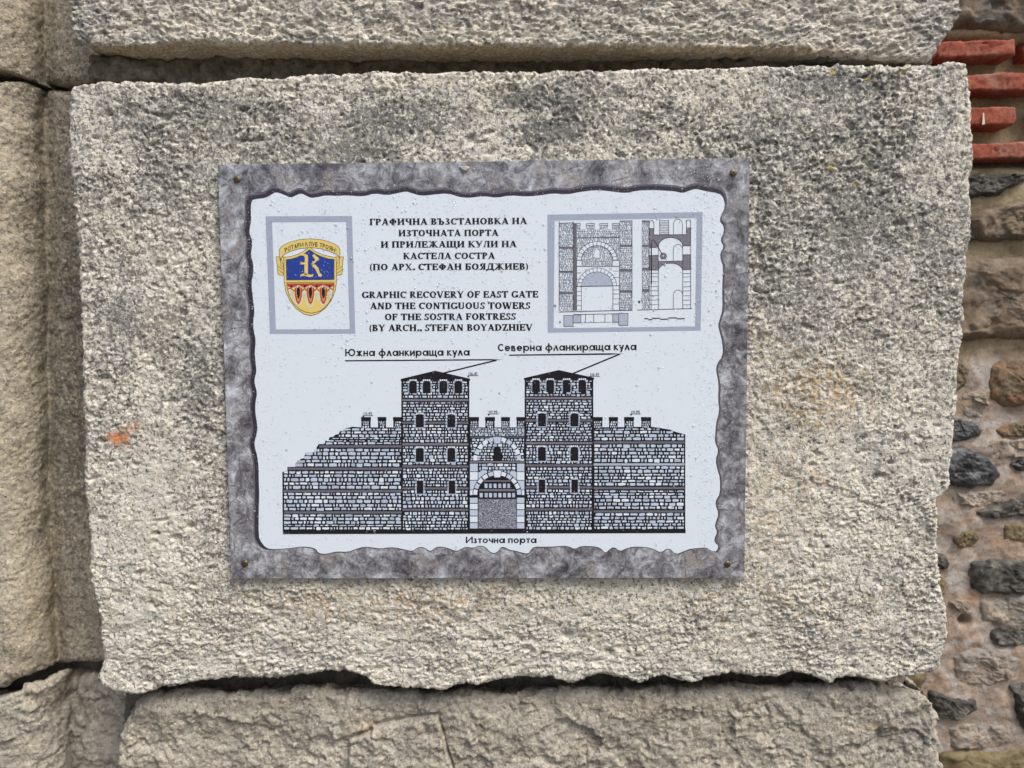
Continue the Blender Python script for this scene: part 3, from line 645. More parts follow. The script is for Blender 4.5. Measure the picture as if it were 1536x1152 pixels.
LAY = 0.00007
class Print:
    def __init__(self): self.v = []; self.f = []; self.m = []; self.mats = []
    def poly(self, pts, mat, lay):
        y = SGNF - lay * LAY
        x, z = P([p[0] for p in pts], [p[1] for p in pts], y)
        a = 0.5 * np.sum(x * np.roll(z, -1) - np.roll(x, -1) * z)
        o = len(self.v); n = len(pts)
        self.v += [(x[i], y, z[i]) for i in range(n)]
        idx = list(range(o, o + n)); self.f.append(idx if a > 0 else idx[::-1])
        if mat not in self.mats: self.mats.append(mat)
        self.m.append(self.mats.index(mat))
    def rect(self, x0, y0, x1, y1, mat, lay): self.poly([(x0, y0), (x1, y0), (x1, y1), (x0, y1)], mat, lay)
    def line(self, a, b, w, mat, lay):
        dx, dy = b[0] - a[0], b[1] - a[1]; L = math.hypot(dx, dy) or 1; nx, ny = -dy / L * w / 2, dx / L * w / 2
        self.poly([(a[0] + nx, a[1] + ny), (b[0] + nx, b[1] + ny), (b[0] - nx, b[1] - ny), (a[0] - nx, a[1] - ny)], mat, lay)
    def pline(self, pts, w, mat, lay, closed=False):
        pts = list(pts) + ([pts[0]] if closed else [])
        for i in range(len(pts) - 1): self.line(pts[i], pts[i + 1], w, mat, lay)
    def arc(self, cx, cy, rx, ry, a0, a1, w, mat, lay, n=16):
        """band of width w inside the ellipse, degrees, 0=right 90=up"""
        A = [math.radians(a0 + (a1 - a0) * i / n) for i in range(n + 1)]
        for i in range(n):
            self.poly([(cx + rx * math.cos(A[i]), cy - ry * math.sin(A[i])), (cx + rx * math.cos(A[i + 1]), cy - ry * math.sin(A[i + 1])),
                       (cx + (rx - w) * math.cos(A[i + 1]), cy - (ry - w) * math.sin(A[i + 1])), (cx + (rx - w) * math.cos(A[i]), cy - (ry - w) * math.sin(A[i]))], mat, lay)
    def build(self, name, parent=None):
        return poly_mesh(name, self.v, self.f, [M[k] for k in self.mats], self.m, parent or sign)
def ell(cx, cy, rx, ry, n=16, a0=0, a1=360):
    return [(cx + rx * math.cos(math.radians(a0 + (a1 - a0) * i / n)), cy - ry * math.sin(math.radians(a0 + (a1 - a0) * i / n))) for i in range(n + (0 if a1 - a0 == 360 else 1))]

inner = [(377, 303), (380, 299), (399, 297), (407, 292), (414, 288), (426, 292), (436, 297), (444, 293), (452, 290), (460, 294), (466, 297), (476, 296), (488, 293), (505, 294), (520, 293), (545, 295), (562, 290), (580, 293), (596, 290), (609, 287), (618, 290), (632, 294), (650, 292), (672, 290), (690, 296), (705, 297), (725, 294), (745, 297), (765, 293), (790, 295), (812, 293), (829, 290), (850, 292), (870, 288), (895, 285), (915, 287), (939, 290), (955, 286), (979, 285), (995, 286), (1012, 287), (1024, 290), (1034, 286), (1044, 283), (1058, 287), (1078, 290), (1085, 296), (1088, 310), (1080, 326), (1080, 333), (1085, 338), (1086, 348), (1080, 360), (1086, 370), (1080, 380), (1081, 390), (1085, 400), (1083, 435), (1084, 464), (1079, 480), (1077, 489), (1080, 500), (1084, 517), (1084, 534), (1075, 546), (1074, 556), (1078, 575), (1077, 600), (1079, 617), (1074, 635), (1073, 650), (1072, 663), (1078, 676), (1073, 689), (1076, 705), (1080, 717), (1080, 741), (1074, 750), (1073, 757), (1078, 771), (1074, 782), (1072, 790), (1076, 798), (1071, 809), (1073, 815), (1078, 819), (1075, 827), (1068, 827), (1059, 821), (1048, 822), (1036, 823), (1025, 827), (1014, 832), (1003, 821), (991, 829), (982, 824), (972, 821), (960, 820), (949, 820), (938, 823), (930, 827), (921, 820), (914, 824), (908, 830), (902, 823), (895, 820), (884, 819), (871, 819), (862, 824), (853, 819), (840, 819), (827, 820), (812, 820), (801, 820), (796, 825), (792, 831), (780, 828), (773, 826), (765, 825), (758, 821), (752, 820), (748, 826), (742, 830), (735, 828), (728, 820), (719, 818), (710, 822), (699, 820), (692, 823), (685, 827), (672, 822), (663, 820), (655, 820), (650, 824), (645, 827), (638, 822), (632, 820), (625, 822), (619, 827), (606, 824), (592, 821), (582, 821), (572, 823), (558, 821), (545, 820), (535, 823), (522, 828), (505, 827), (493, 830), (485, 831), (477, 829), (474, 823), (462, 820), (450, 820), (428, 823), (407, 824), (398, 821), (391, 812), (388, 805), (388, 768), (389, 740), (388, 717), (388, 700), (386, 684), (382, 670), (382, 661), (386, 648), (386, 637), (383, 620), (383, 604), (386, 590), (382, 575), (382, 567), (385, 557), (383, 540), (382, 527), (384, 510), (380, 494), (380, 480), (382, 467), (379, 445), (377, 424), (380, 410), (380, 395), (376, 384), (378, 370), (378, 359), (374, 350), (375, 340), (377, 330), (376, 315)]
inner = [q for i in range(len(inner)) for q in ((inner[i][0] * .75 + inner[(i + 1) % len(inner)][0] * .25, inner[i][1] * .75 + inner[(i + 1) % len(inner)][1] * .25), (inner[i][0] * .25 + inner[(i + 1) % len(inner)][0] * .75, inner[i][1] * .25 + inner[(i + 1) % len(inner)][1] * .75))]
pr = Print()
cx, cy = 730, 558
def grown(dx0, dy0, dx1, dy1, wob=0, sd=0):
    r = random.Random(sd); out = []
    for (a, b) in inner:
        tx = (a - cx) / 354; ty = (b - cy) / 270
        sx = (dx1 if tx > 0 else -dx0) * min(1, abs(tx) ** 6 + (0.0)); sy = (dy1 if ty > 0 else -dy0) * min(1, abs(ty) ** 6)
        out.append((a + sx + r.uniform(-wob, wob), b + sy + r.uniform(-wob, wob)))
    return out
pr.poly(grown(9.5, 9.5, 3.5, 1.5, 0.25, 1), 'rim2', 1)
pr.poly(grown(7.0, 6.5, 1.2, 0.9, 0.2, 2), 'rim', 2)
pr.build('printed_edge_line')
pr = Print(); pr.poly(inner, 'white', 3); pr.build('printed_white_field')
# frames
def frame(o, i, lay):
    pf = Print()
    for k in range(4): pf.poly([o[k], o[(k + 1) % 4], i[(k + 1) % 4], i[k]], 'frame', lay)
    pf.build('printed_frame')
frame([(398.3, 324.4), (528, 324), (533, 500.6), (404.8, 501)], [(408.2, 333.4), (519.3, 333), (524.5, 493.7), (413.8, 494)], 4)
frame([(821, 322), (1054, 318), (1051, 496), (821.5, 499)], [(832, 331), (1045, 327), (1042.5, 489.6), (830.5, 492.3)], 4)

# ---- stroke alphabets (cap height 1). s=stem h=bar d=diagonal a=elliptic arc
def glyphs(T, t, serif):
    """returns dict char -> (width, [polys]); T thick stroke, t thin stroke, serif length"""
    G = {}
    sh = 0.055
    def s(x, y0=0, y1=1, w=T, top=True, bot=True):
        o = [[(x - w / 2, y0), (x + w / 2, y0), (x + w / 2, y1), (x - w / 2, y1)]]
        if serif:
            if bot: o.append([(x - w / 2 - serif, y0), (x + w / 2 + serif, y0), (x + w / 2 + serif, y0 + sh), (x - w / 2 - serif, y0 + sh)])
            if top: o.append([(x - w / 2 - serif, y1 - sh), (x + w / 2 + serif, y1 - sh), (x + w / 2 + serif, y1), (x - w / 2 - serif, y1)])
        return o
    def h(x0, x1, y, w=t): return [[(x0, y - w / 2), (x1, y - w / 2), (x1, y + w / 2), (x0, y + w / 2)]]
    def k(x, y0, y1, w=t):                       # vertical tick at the end of a bar
        return [[(x - w / 2, y0), (x + w / 2, y0), (x + w / 2, y1), (x - w / 2, y1)]] if serif else []
    def d(x0, y0, x1, y1, w=T, sv=True):
        c = w / 2 * (1.12 if not serif else 1.0)
        if abs(y1 - y0) >= abs(x1 - x0) * .6: o = [[(x0 - c, y0), (x0 + c, y0), (x1 + c, y1), (x1 - c, y1)]]
        else: o = [[(x0, y0 - c), (x1, y1 - c), (x1, y1 + c), (x0, y0 + c)]]
        return o
    def f(x, y, w=T):                            # a foot serif
        yy = (y, y + sh) if y < .5 else (y - sh, y)
        return [[(x - w / 2 - serif, yy[0]), (x + w / 2 + serif, yy[0]), (x + w / 2 + serif, yy[1]), (x - w / 2 - serif, yy[1])]] if serif else []
    def a(cx, cy, rx, ry, a0=0, a1=360, TT=None, tt=None):
        TT = TT or T; tt = tt or t; n = max(6, int(abs(a1 - a0) / 18)); o = []
        for i in range(n):
            A, B = [math.radians(a0 + (a1 - a0) * q / n) for q in (i, i + 1)]
            o.append([(cx + rx * math.cos(A), cy + ry * math.sin(A)), (cx + rx * math.cos(B), cy + ry * math.sin(B)),
                      (cx + (rx - TT) * math.cos(B), cy + (ry - tt) * math.sin(B)), (cx + (rx - TT) * math.cos(A), cy + (ry - tt) * math.sin(A))])
        return o
    H = T / 2; e = 1 - t / 2
    def put(c, w, *parts): G[c] = (w, [p for q in parts for p in q])
    m = serif + H
    put('Г', .72, s(m), h(m, .66, e), k(.66, .72, 1)); 
    for c in 'PР': put(c, .76, s(m), h(m, .42, e), h(m, .42, .45), a(.40, .725, .32, .275 + t / 2 * 0, -90, 90))
    for c in 'AА': put(c, .92, d(.14, 0, .46, 1, t), d(.76, 0, .44, 1, T), h(.22, .66, .32), f(.12, 0, t), f(.77, 0))
    put('Ф', 1.0, s(.5), a(.38, .52, .34, .32, 90, 270), a(.62, .52, .34, .32, -90, 90), h(.36, .64, .84 - t / 2), h(.36, .64, .2 + t / 2))
    put('И', .98, s(m), s(.98 - m), d(m, .08, .98 - m, .92, t * 1.1))
    put('Ч', .90, s(.90 - m), s(m, .62, 1, T, True, False), a(.42, .62, .42 - serif, .22, 180, 290), h(.42, .8, .42))
    for c in 'HН': put(c, .98, s(m), s(.98 - m), h(m, .98 - m, .5))
    for c in 'BВ': put(c, .80, s(m), h(m, .42, e), h(m, .45, .53), h(m, .45, t / 2), a(.40, .76, .30, .24, -90, 90), a(.42, .265, .35, .265, -90, 90))
    put('Ъ', .92, s(.36, 0, 1, T, False), h(.04, .36, e), k(.04, .74, 1), h(.36, .56, .55), h(.36, .56, t / 2), a(.54, .275, .35, .275 + t / 2, -90, 90))
    put('Б', .80, s(m), h(m, .68, e), k(.68, .74, 1), h(m, .44, .55), h(m, .44, t / 2), a(.42, .275, .35, .275 + t / 2, -90, 90))
    put('З', .72, a(.32, .75, .30, .25, -90, 150), a(.32, .26, .36, .26, -150, 90), h(.22, .40, .51))
    for c in 'CС': put(c, .86, a(.46, .5, .44, .5, 42, 318), k(.80, .68, .98), [] if serif else [])
    for c in 'TТ': put(c, .84, s(.42, 0, 1, T, False), h(.04, .80, e), k(.05, .72, 1), k(.79, .72, 1))
    for c in 'OО': put(c, .94, a(.47, .5, .45, .5))
    for c in 'KК': put(c, .92, s(m), d(m + .05, .46, .74, 1, t), d(.36, .62, .80, 0), f(.74, 1, t), f(.82, 0, T * .6))
    put('П', .98, s(m), s(.98 - m), h(m, .98 - m, e))
    put('Л', .92, s(.92 - m), d(.20, 0, .36, 1, t), h(.30, .9 - m, e), a(.10, .13, .12, .13, -90, 60, .1, .06), f(.36, 1, 0))
    for c in 'EЕ': put(c, .80, s(m), h(m, .70, e), h(m, .56, .52), h(m, .72, t / 2), k(.70, .72, 1), k(.56, .38, .66), k(.73, 0, .30))
    put('Ж', 1.30, s(.65), d(.60, .52, .22, 1, t), d(.70, .52, 1.08, 1, t), d(.55, .55, .15, 0, T * .9), d(.75, .55, 1.15, 0, T * .9), f(.2, 1, t), f(1.1, 1, t), f(.13, 0, t), f(1.17, 0, t))
    put('Щ', 1.34, s(m), s(.66), s(1.32 - m), h(m, 1.32 - m, t / 2), k(1.30, -.2, .06, t * 1.3))
    put('У', .90, d(.14, 1, .48, .34), d(.78, 1, .40, 0, t), a(.30, .12, .16, .13, 180, 330, .1, .07), f(.14, 1), f(.78, 1, t))
    put('Х', .94, d(.16, 1, .76, 0), d(.78, 1, .14, 0, t), f(.16, 1), f(.76, 0), f(.78, 1, t), f(.14, 0, t)); G['X'] = G['Х']
    put('Я', .86, s(.86 - m), h(.40, .86 - m, e), h(.40, .86 - m, .47), a(.42, .735, .32, .265, 90, 270), d(.50, .47, .20, 0, T * .9), f(.16, 0, t))
    put('Д', .98, s(.76, .05, 1, T, True, False), d(.24, .05, .40, 1, t), h(.34, .78, e), h(.05, .95, .06, t * 1.3), k(.07, -.2, .08, t * 1.3), k(.93, -.2, .08, t * 1.3))
    put('G', .94, a(.46, .5, .44, .5, 42, 330), s(.80, .06, .44, T, True, False), k(.80, .70, .98))
    put('R', .88, s(m), h(m, .42, e), h(m, .42, .47), a(.40, .735, .32, .265, -90, 90), d(.42, .47, .76, 0), f(.78, 0, t))
    put('I', .40, s(.20))
    put('V', .92, d(.14, 1, .46, 0), d(.78, 1, .48, 0, t), f(.14, 1), f(.78, 1, t))
    put('Y', .90, d(.14, 1, .45, .46), d(.78, 1, .47, .46, t), s(.45, 0, .5, T, False), f(.14, 1), f(.78, 1, t))
    put('F', .76, s(m), h(m, .68, e), h(m, .54, .52), k(.68, .72, 1), k(.54, .38, .66))
    put('S', .66, a(.33, .74, .27, .26, 30, 270, T * .8), a(.33, .26, .29, .26, -150, 90, T * .8), k(.56, .70, .98), k(.07, .02, .30))
    put('N', .98, s(m, 0, 1, t * 1.2), s(.98 - m, 0, 1, t * 1.2, True, False), d(m, 1, .98 - m, 0))
    put('D', .94, s(m), h(m, .44, e), h(m, .44, t / 2), a(.42, .5, .48, .5, -90, 90))
    put('U', .94, s(m, .3, 1, T, True, False), s(.92 - m, .3, 1, t * 1.2, True, False), a(.46, .34, .46 - serif, .34, 180, 360, T * .8))
    put('W', 1.30, d(.14, 1, .42, 0), d(.68, 1, .44, 0, t), d(.62, 1, .90, 0), d(1.16, 1, .92, 0, t), f(.14, 1), f(.64, 1), f(1.16, 1, t))
    put('Z', .80, h(.06, .74, e), h(.06, .74, t / 2), d(.16, 0, .62, 1), k(.08, .72, 1), k(.73, 0, .30))
    put('(', .42, a(.46, .42, .36, .66, 118, 242, T * .7, .05)); put(')', .42, a(-.04, .42, .36, .66, -62, 62, T * .7, .05))
    put('.', .30, [[(.06, 0), (.06 + T, 0), (.06 + T, T), (.06, T)]]); put(',', .30, [[(.06, 0), (.06 + T, 0), (.06 + T, T), (.06, T)], [(.06 + T * .5, 0), (.06 + T, 0), (.06 + T * .4, -.18)]])
    put(' ', .34)
    # lower case of the geometric sans
    x = .74; r = x / 2
    put('а', .86, a(.40, r, r, r), s(.75, 0, x)); put('о', .84, a(.41, r, r, r)); put('н', .70, s(.12, 0, x), s(.56, 0, x), h(.12, .56, r))
    put('ж', .92, s(.44, 0, x), d(.42, r, .12, x), d(.46, r, .76, x), d(.42, r, .08, 0), d(.46, r, .80, 0))
    put('Ю', 1.42, s(.12), h(.12, .5, .5), a(.90, .5, .48, .5)); put('ф', 1.06, s(.52, -.28, 1.04), a(.52, r, .48, r))
    put('л', .72, d(.10, 0, .34, x), d(.60, 0, .36, x)); put('к', .66, s(.12, 0, x), d(.14, r, .52, x), d(.22, r + .04, .58, 0))
    put('и', .72, s(.12, 0, x), s(.58, 0, x), d(.12, .04, .58, x - .04)); put('р', .86, s(.12, -.28, x), a(.46, r, r, r))
    put('щ', 1.06, s(.12, 0, x), s(.50, 0, x), s(.88, 0, x), h(.12, 1.0, t / 2), s(.98, -.18, .1)); put('у', .70, d(.12, x, .38, .08), d(.60, x, .26, -.28))
    put('е', .84, a(.41, r, r, r, 0, 322), h(.08, .78, r)); put('в', .68, s(.12, 0, x), h(.12, .34, x - t / 2), h(.12, .34, .40), h(.12, .34, t / 2), a(.32, .56, .22, .18, -90, 90), a(.34, .20, .27, .20 + t / 2, -90, 90))
    put('з', .62, a(.26, .56, .22, .18, -90, 150), a(.26, .20, .28, .22, -150, 90), h(.2, .3, .39)); put('т', .60, s(.30, 0, x), h(.03, .57, x - t / 2))
    put('ч', .66, s(.54, 0, x), s(.12, .44, x), a(.34, .46, .28, .2, 180, 270), h(.32, .54, .29)); put('п', .70, s(.12, 0, x), s(.56, 0, x), h(.12, .56, x - t / 2))
    put('1', .42, s(.24), d(.08, .78, .24, .98, t)); put('6', .66, a(.32, .30, .28, .30), d(.12, .35, .42, 1)); put('4', .7, s(.48), h(.04, .64, .28), d(.08, .3, .46, 1))
    put('9', .66, a(.32, .70, .28, .30), d(.54, .62, .26, 0)); put('5', .66, a(.30, .32, .30, .32, -150, 130), s(.16, .5, 1), h(.12, .56, .94))
    return G
SERIF = glyphs(.27, .14, .075); SANS = glyphs(.20, .18, 0); BOLD = glyphs(.17, .15, 0); FINE = glyphs(.16, .14, 0)
def text(prn, s, G, p0, p1, cap, mat='ink', lay=5, track=0.04, mapf=None):
    tot = sum(G[c][0] + track for c in s) - track
    x = 0.0; L = math.hypot(p1[0] - p0[0], p1[1] - p0[1]); ux, uy = (p1[0] - p0[0]) / L, (p1[1] - p0[1]) / L
    for i, c in enumerate(s):
        wd, polys = G[c]
        for pl in polys:
            out = []
            for (a, b) in pl:
                sx = (x + a) / tot; ty = b * cap
                out.append(mapf(sx, ty) if mapf else (p0[0] + ux * sx * L + uy * ty * 1.0, p0[1] + uy * sx * L - ux * ty))
            prn.poly(out, mat, lay + 0.012 * (len(prn.f) % 40))
        x += wd + track
def label_part(name, lab, fn):
    p = Print(); fn(p); o = p.build(name); 
    if lab: o['label'] = lab
def title(p):
    for s, x0, x1, b0, b1 in (("ГРАФИЧНА ВЪЗСТАНОВКА НА", 554.2, 790.5, 337.8, 336.2), ("ИЗТОЧНАТА ПОРТА", 597.6, 747.7, 354.6, 354), ("И ПРИЛЕЖАЩИ КУЛИ НА", 571, 775, 371.7, 370.8),
                              ("КАСТЕЛА СОСТРА", 604.6, 742.4, 388.9, 388.4), ("(ПО АРХ. СТЕФАН БОЯДЖИЕВ)", 553.6, 793.4, 405.6, 404.4)):
        text(p, s, SERIF, (x0, b0), (x1, b1), 9.8)
def title2(p):
    for s, x0, x1, b0, b1 in (("GRAPHIC RECOVERY OF EAST GATE", 542.6, 807.5, 447.3, 446.3), ("AND THE CONTIGUOUS TOWERS", 555, 795.8, 463.9, 463.3), ("OF THE SOSTRA FORTRESS", 577, 774, 480.5, 479.6),
                              ("(BY ARCH., STEFAN BOYADZHIEV", 553, 799, 496.9, 495.9)):
        text(p, s, SERIF, (x0, b0), (x1, b1), 10.0)
label_part('printed_title', 'Bulgarian heading in black serif capitals', title)
label_part('printed_title', 'English heading in black serif capitals', title2)
label_part('printed_caption', 'name of the left tower', lambda p: text(p, "Южна фланкираща кула", SANS, (517.5, 534.4), (704.7, 533.4), 11))
label_part('printed_caption', 'name of the right tower', lambda p: text(p, "Северна фланкираща кула", SANS, (746.5, 526.8), (955, 525.2), 11))
label_part('printed_caption', 'name of the gate', lambda p: text(p, "Източна порта", SANS, (698.8, 814.6), (805, 814.6), 9.6))
def leaders(p):
    p.poly([(517.5, 540.2), (735, 538.6), (756, 539.6), (735, 540.6), (517.5, 542.2)], 'ink', 4); p.line((745, 540.3), (664, 560), 2.2, 'ink', 4.3)
    p.poly([(763.8, 531.8), (915, 529.8), (937, 530.6), (915, 532.2), (763.8, 533.8)], 'ink', 4); p.line((930, 531), (859, 560.5), 2.2, 'ink', 4.3)
label_part('printed_leader_lines', None, leaders)

# ---- fortress elevation
rg = random.Random(12)
def masonry(p, x0, x1, y0, y1, lay, ch=5.6, cw=(4.5, 14), gap=1.95, ok=None, light=('stone1', 'white', 'stone1', 'stone2')):
    n = max(1, round((y1 - y0) / ch)); hs = [rg.uniform(.75, 1.25) for _ in range(n)]; sc = (y1 - y0) / sum(hs); y = y0
    for hh in hs:
        hh *= sc; x = x0 + rg.uniform(-3, 0)
        while x < x1:
            wd = rg.uniform(*cw)
            if rg.random() < .15: wd = hh * .8
            a, b = max(x, x0), min(x + wd, x1)
            if b - a > gap + .8 and hh > gap + .5:
                g = gap / 2; j = lambda: rg.uniform(-.75, .75)
                top, bot = y + g, y + hh - g
                if rg.random() < .12: bot += .8
                q = [(a + g + .4, top + j() * .5), ((a + b) / 2, top + j()), (b - g - .4, top + j() * .5), (b - g, (top + bot) / 2 + j()), (b - g - .5, bot + j() * .5), ((a + b) / 2, bot + j() * .7), (a + g + .5, bot + j() * .5), (a + g, (top + bot) / 2 + j())]
                mx, my = (a + b) / 2, (top + bot) / 2
                if ok is None or ok(mx, my): p.poly(q, rg.choice(light), lay)
            x += wd
        y += hh
def fortress(p):
    dark = 'ink'
    lw_out = [(424, 797), (423.5, 708), (431, 706), (431, 700.5), (444, 700), (444, 694), (450, 693), (450, 689), (456, 687), (458, 679), (474, 678), (475, 671), (478, 666), (487, 666), (488, 661), (493, 660), (494, 656), (500, 655), (503, 652), (508, 651), (510, 646.5), (517, 646), (519, 642), (525, 641), (528, 640), (542, 641), (604, 641), (604, 797)]
    p.poly(lw_out, dark, 4)
    edge = [(424, 708), (431, 701), (445, 694), (450, 689), (458, 679), (474, 671), (480, 666), (488, 660), (500, 655), (508, 647), (519, 642), (530, 641)]
    def okl(x, y): 
        ys = np.interp(x, [e[0] for e in edge], [e[1] for e in edge]); return y > ys + 2
    for (a, b) in ((642, 667), (672.5, 700.5), (706, 734), (738.5, 766), (771, 795)): masonry(p, 425, 602.5, a, b, 5, ok=okl, ch=5.2 if a > 650 else 4.4)
    for (y, xs) in ((667, 478), (700.5, 431), (734, 424), (766, 425)): p.rect(xs + 1, y + .9, 602.5, y + 4.3, 'band', 5.5)
    # right wall
    p.poly([(889, 797), (889, 641), (976, 640), (991, 642), (1005, 644.5), (1014, 648), (1028, 651.6), (1028, 797)], dark, 4)
    edr = [(889, 641), (976, 640), (991, 642), (1005, 644.5), (1014, 648), (1028, 652)]
    okr = lambda x, y: y > np.interp(x, [e[0] for e in edr], [e[1] for e in edr]) + 1.8
    for (a, b) in ((642, 661), (666, 694), (699, 729), (735, 764), (769, 794)): masonry(p, 890.5, 1027, a, b, 5, ok=okr, ch=5.2 if a > 650 else 4.4)
    for y in (661, 694, 729.5, 764.5): p.rect(890.5, y + .9, 1027, y + 4.3, 'stone2' if y == 694 else 'band', 5.5)
    # merlons
    for (a, b) in ((542, 556), (567, 579), (590, 603), (704, 718), (728, 742), (752, 764.5), (775, 788), (889.5, 903.5), (913.6, 926.5), (936.6, 950.6), (962, 976.4)):
        p.rect(a, 626, b, 643, dark, 4.1); p.rect(a - .5, 625.5, b + .5, 631, dark, 4.2); masonry(p, a + 1, b - 1, 631.5, 642, 5, ch=3.3, cw=(2.4, 4), gap=.9)
    # gate wall
    p.rect(703.5, 641, 788, 797, dark, 4.1)
    masonry(p, 705, 787, 642, 654, 5, ch=3.4, cw=(3, 7), gap=1)
    p.rect(705, 655, 787, 656.4, 'band', 5)
    gx, r = 745.8, 36.5
    def ring(x, y, cy): return math.hypot(x - gx, (y - cy))
    masonry(p, 705, 787, 657.5, 691, 5, ch=4.4, cw=(3.5, 8), gap=1.5, ok=lambda x, y: (ring(x, y, 692) > r - 1 or ring(x, y, 692) < r - 5) and not (abs(x - gx) < 5 and y < 664) and not (abs(x - gx) < 5 and y > 671))
    def voussoirs(cy, n=11):
        for i in range(n):
            a0 = 180 * i / n + 1.6; a1 = 180 * (i + 1) / n - 1.6
            q = [(gx + rr * math.cos(math.radians(a)), cy - rr * math.sin(math.radians(a))) for rr, a in ((r - .4, a0), (r - .4, (a0 + a1) / 2), (r - .4, a1), (r - 6.3, a1), (r - 6.3, (a0 + a1) / 2), (r - 6.3, a0))]
            p.poly(q, 'white' if i % 3 else 'stone1', 5.2)
    voussoirs(691.5); p.poly([(738.6, 654.4), (753, 654.4), (751, 666), (740.6, 666)], 'ink', 5.4); p.poly([(739.6, 655.2), (752, 655.2), (750.2, 665.2), (741.5, 665.2)], 'stone1', 5.6)
    p.poly([(740.3, 691), (740.3, 673)] + ell(gx, 674, 5.5, 4.5, 8, 180, 0) + [(751.3, 691)], 'ink', 5.6)
    p.rect(704.5, 691.6, 787, 694.2, 'shade', 5.5)
    masonry(p, 718, 774, 695, 716, 5, ch=5, cw=(5, 12), gap=1.5, ok=lambda x, y: ring(x, y, 743) > r - 2)
    for (xa, xb) in ((705, 716.5), (775.5, 786.5)):
        ys = [695, 707.5, 720.5, 735, 743]
        for i in range(4): p.rect(xa, ys[i] + .5, xb, ys[i + 1] - .5, 'white' if i % 2 else 'stone1', 5.1)
        ys = [746, 755, 764.5, 774, 784, 793.3]
        for i in range(5): p.rect(xa, ys[i] + .6, xb, ys[i + 1] - .6, 'white' if i % 2 else 'stone1', 5.1)
    for (xa, xb) in ((717.5, 726), (765, 774.5)): p.rect(xa, 708, xb, 719, 'stone1', 5.05)
    p.poly(ell(gx, 743, r + .6, r + .6, 24, 0, 180), 'ink', 5.15); voussoirs(743)
    p.poly(ell(gx, 743, 29.6, 29.6, 24, 0, 180), 'ink', 5.3)
    p.poly([(739, 705), (753, 705), (751, 717), (741, 717)], 'ink', 5.35); p.poly([(740, 705.8), (752, 705.8), (750.2, 716), (741.8, 716)], 'white', 5.5)
    for i, xx in enumerate((727, 733.5, 740.5, 747.5, 754.5, 761)): p.rect(xx, 725.5, xx + 4.2, 732, 'stone2' if i % 2 else 'stone1', 5.5)
    for i, xx in enumerate((719.5, 727, 733.5, 740.5, 747.5, 754.5, 761.5, 768)): p.rect(xx, 739.5, xx + 4.6, 746, 'stone2' if i % 2 else 'stone1', 5.5)
    p.rect(724, 720.6, 768, 722.4, 'shade', 5.5); p.rect(719, 733.8, 773, 736.8, 'shade', 5.5)
    p.rect(717.6, 748.5, 774.6, 793, 'shade', 5.5)
    for _ in range(1500):
        x, y = rg.uniform(718, 773.6), rg.uniform(749, 792.2); s = rg.uniform(.5, 1.1); p.rect(x, y, x + s, y + s, rg.choice(('stone1', 'stone1', 'ink', 'stone2')), 5.7)
    # towers
    for (x0, x1, ax, top, eave, dy, bands) in ((602, 704, 652.5, 556, 569, 0, (597.5, 631.5, 663.8, 697, 730, 762)), (787, 890, 838, 555, 567.5, -1.5, (594.5, 628, 662, 695.5, 728.5, 761.5))):
        p.rect(x0, eave, x1, 797, dark, 4.5)
        p.poly([(x0 - 1, eave + 2.5), (x0 - 1, eave - .5), (ax, top), (x1 + 1, eave - 1), (x1 + 1, eave + 2.5)], dark, 4.6)
        wt = [(c, 571 + dy, 590 + dy, 5.8) for c in ((619.5, 640, 665, 687.5) if x0 < 700 else (804, 825.3, 850, 873.5))]
        w2 = [(c, 621 + dy, 641.3 + dy, 6) for c in ((629.7, 677) if x0 < 700 else (813, 861.6))]
        w3 = [(c, 671.5 + dy, 693 + dy, 5.9) for c in ((629.6, 677) if x0 < 700 else (812.8, 861.6))]
        w4 = [(c, 720.8 + dy, 740.8 + dy, 4.9) for c in ((630, 678) if x0 < 700 else (813, 862))]
        def okt(x, y):
            for (c, a, b, hw) in wt + w2 + w3 + w4:
                if abs(x - c) < hw - 1 and a < y < b: return False
            return True
        ys = [eave + 2.6] + [v for b in bands for v in (b, b + 5.2)] + [795]
        for i in range(0, len(ys), 2):
            masonry(p, x0 + 1.6, x1 - 1.6, ys[i], ys[i + 1], 5, ch=4.3 if i < 6 else 4.9, cw=(3.6, 9.5), ok=okt, gap=1.85)
        for b in bands: p.rect(x0 + 1.4, b + 1, x1 - 1.4, b + 4.2, 'shade' if b < 600 or 640 < b < 670 else 'band', 5.5)
        for (c, a, b, hw) in w2 + w3 + w4 + wt:
            g = 1.3 if hw < 5.85 and hw > 5.5 else 1.7
            for q in range(9):
                yy = a + (b - a) * q / 9; p.rect(c - hw - g - rg.uniform(0, 1.2), yy + .4, c - hw + .4, yy + (b - a) / 9 - .5, 'stone1', 5.8); p.rect(c + hw - .4, yy + .4, c + hw + g + rg.uniform(0, 1.2), yy + (b - a) / 9 - .5, 'stone1', 5.8)
            for q in range(4): p.rect(c - hw + q * hw / 2 + .4, a - 2.0, c - hw + (q + 1) * hw / 2 - .3, a + .8, 'white', 5.8)
        for (c, a, b, hw) in wt + w2 + w3: p.poly([(c - hw, b), (c - hw, a + hw * .8)] + ell(c, a + hw * .8, hw, hw * .8, 8, 180, 0)[1:-1] + [(c + hw, a + hw * .8), (c + hw, b)], 'ink', 6)
        for (c, a, b, hw) in w4: p.rect(c - hw, a, c + hw, b, 'ink', 6)
        for (c, a, b, hw) in w2 + w3 + w4: p.rect(c - hw - 1, b, c + hw + 1, b + 1, 'stone1', 6)
    p.poly([(424.5, 796), (1028.5, 794), (1028.5, 799.6), (424.5, 801.2)], 'ink', 6)
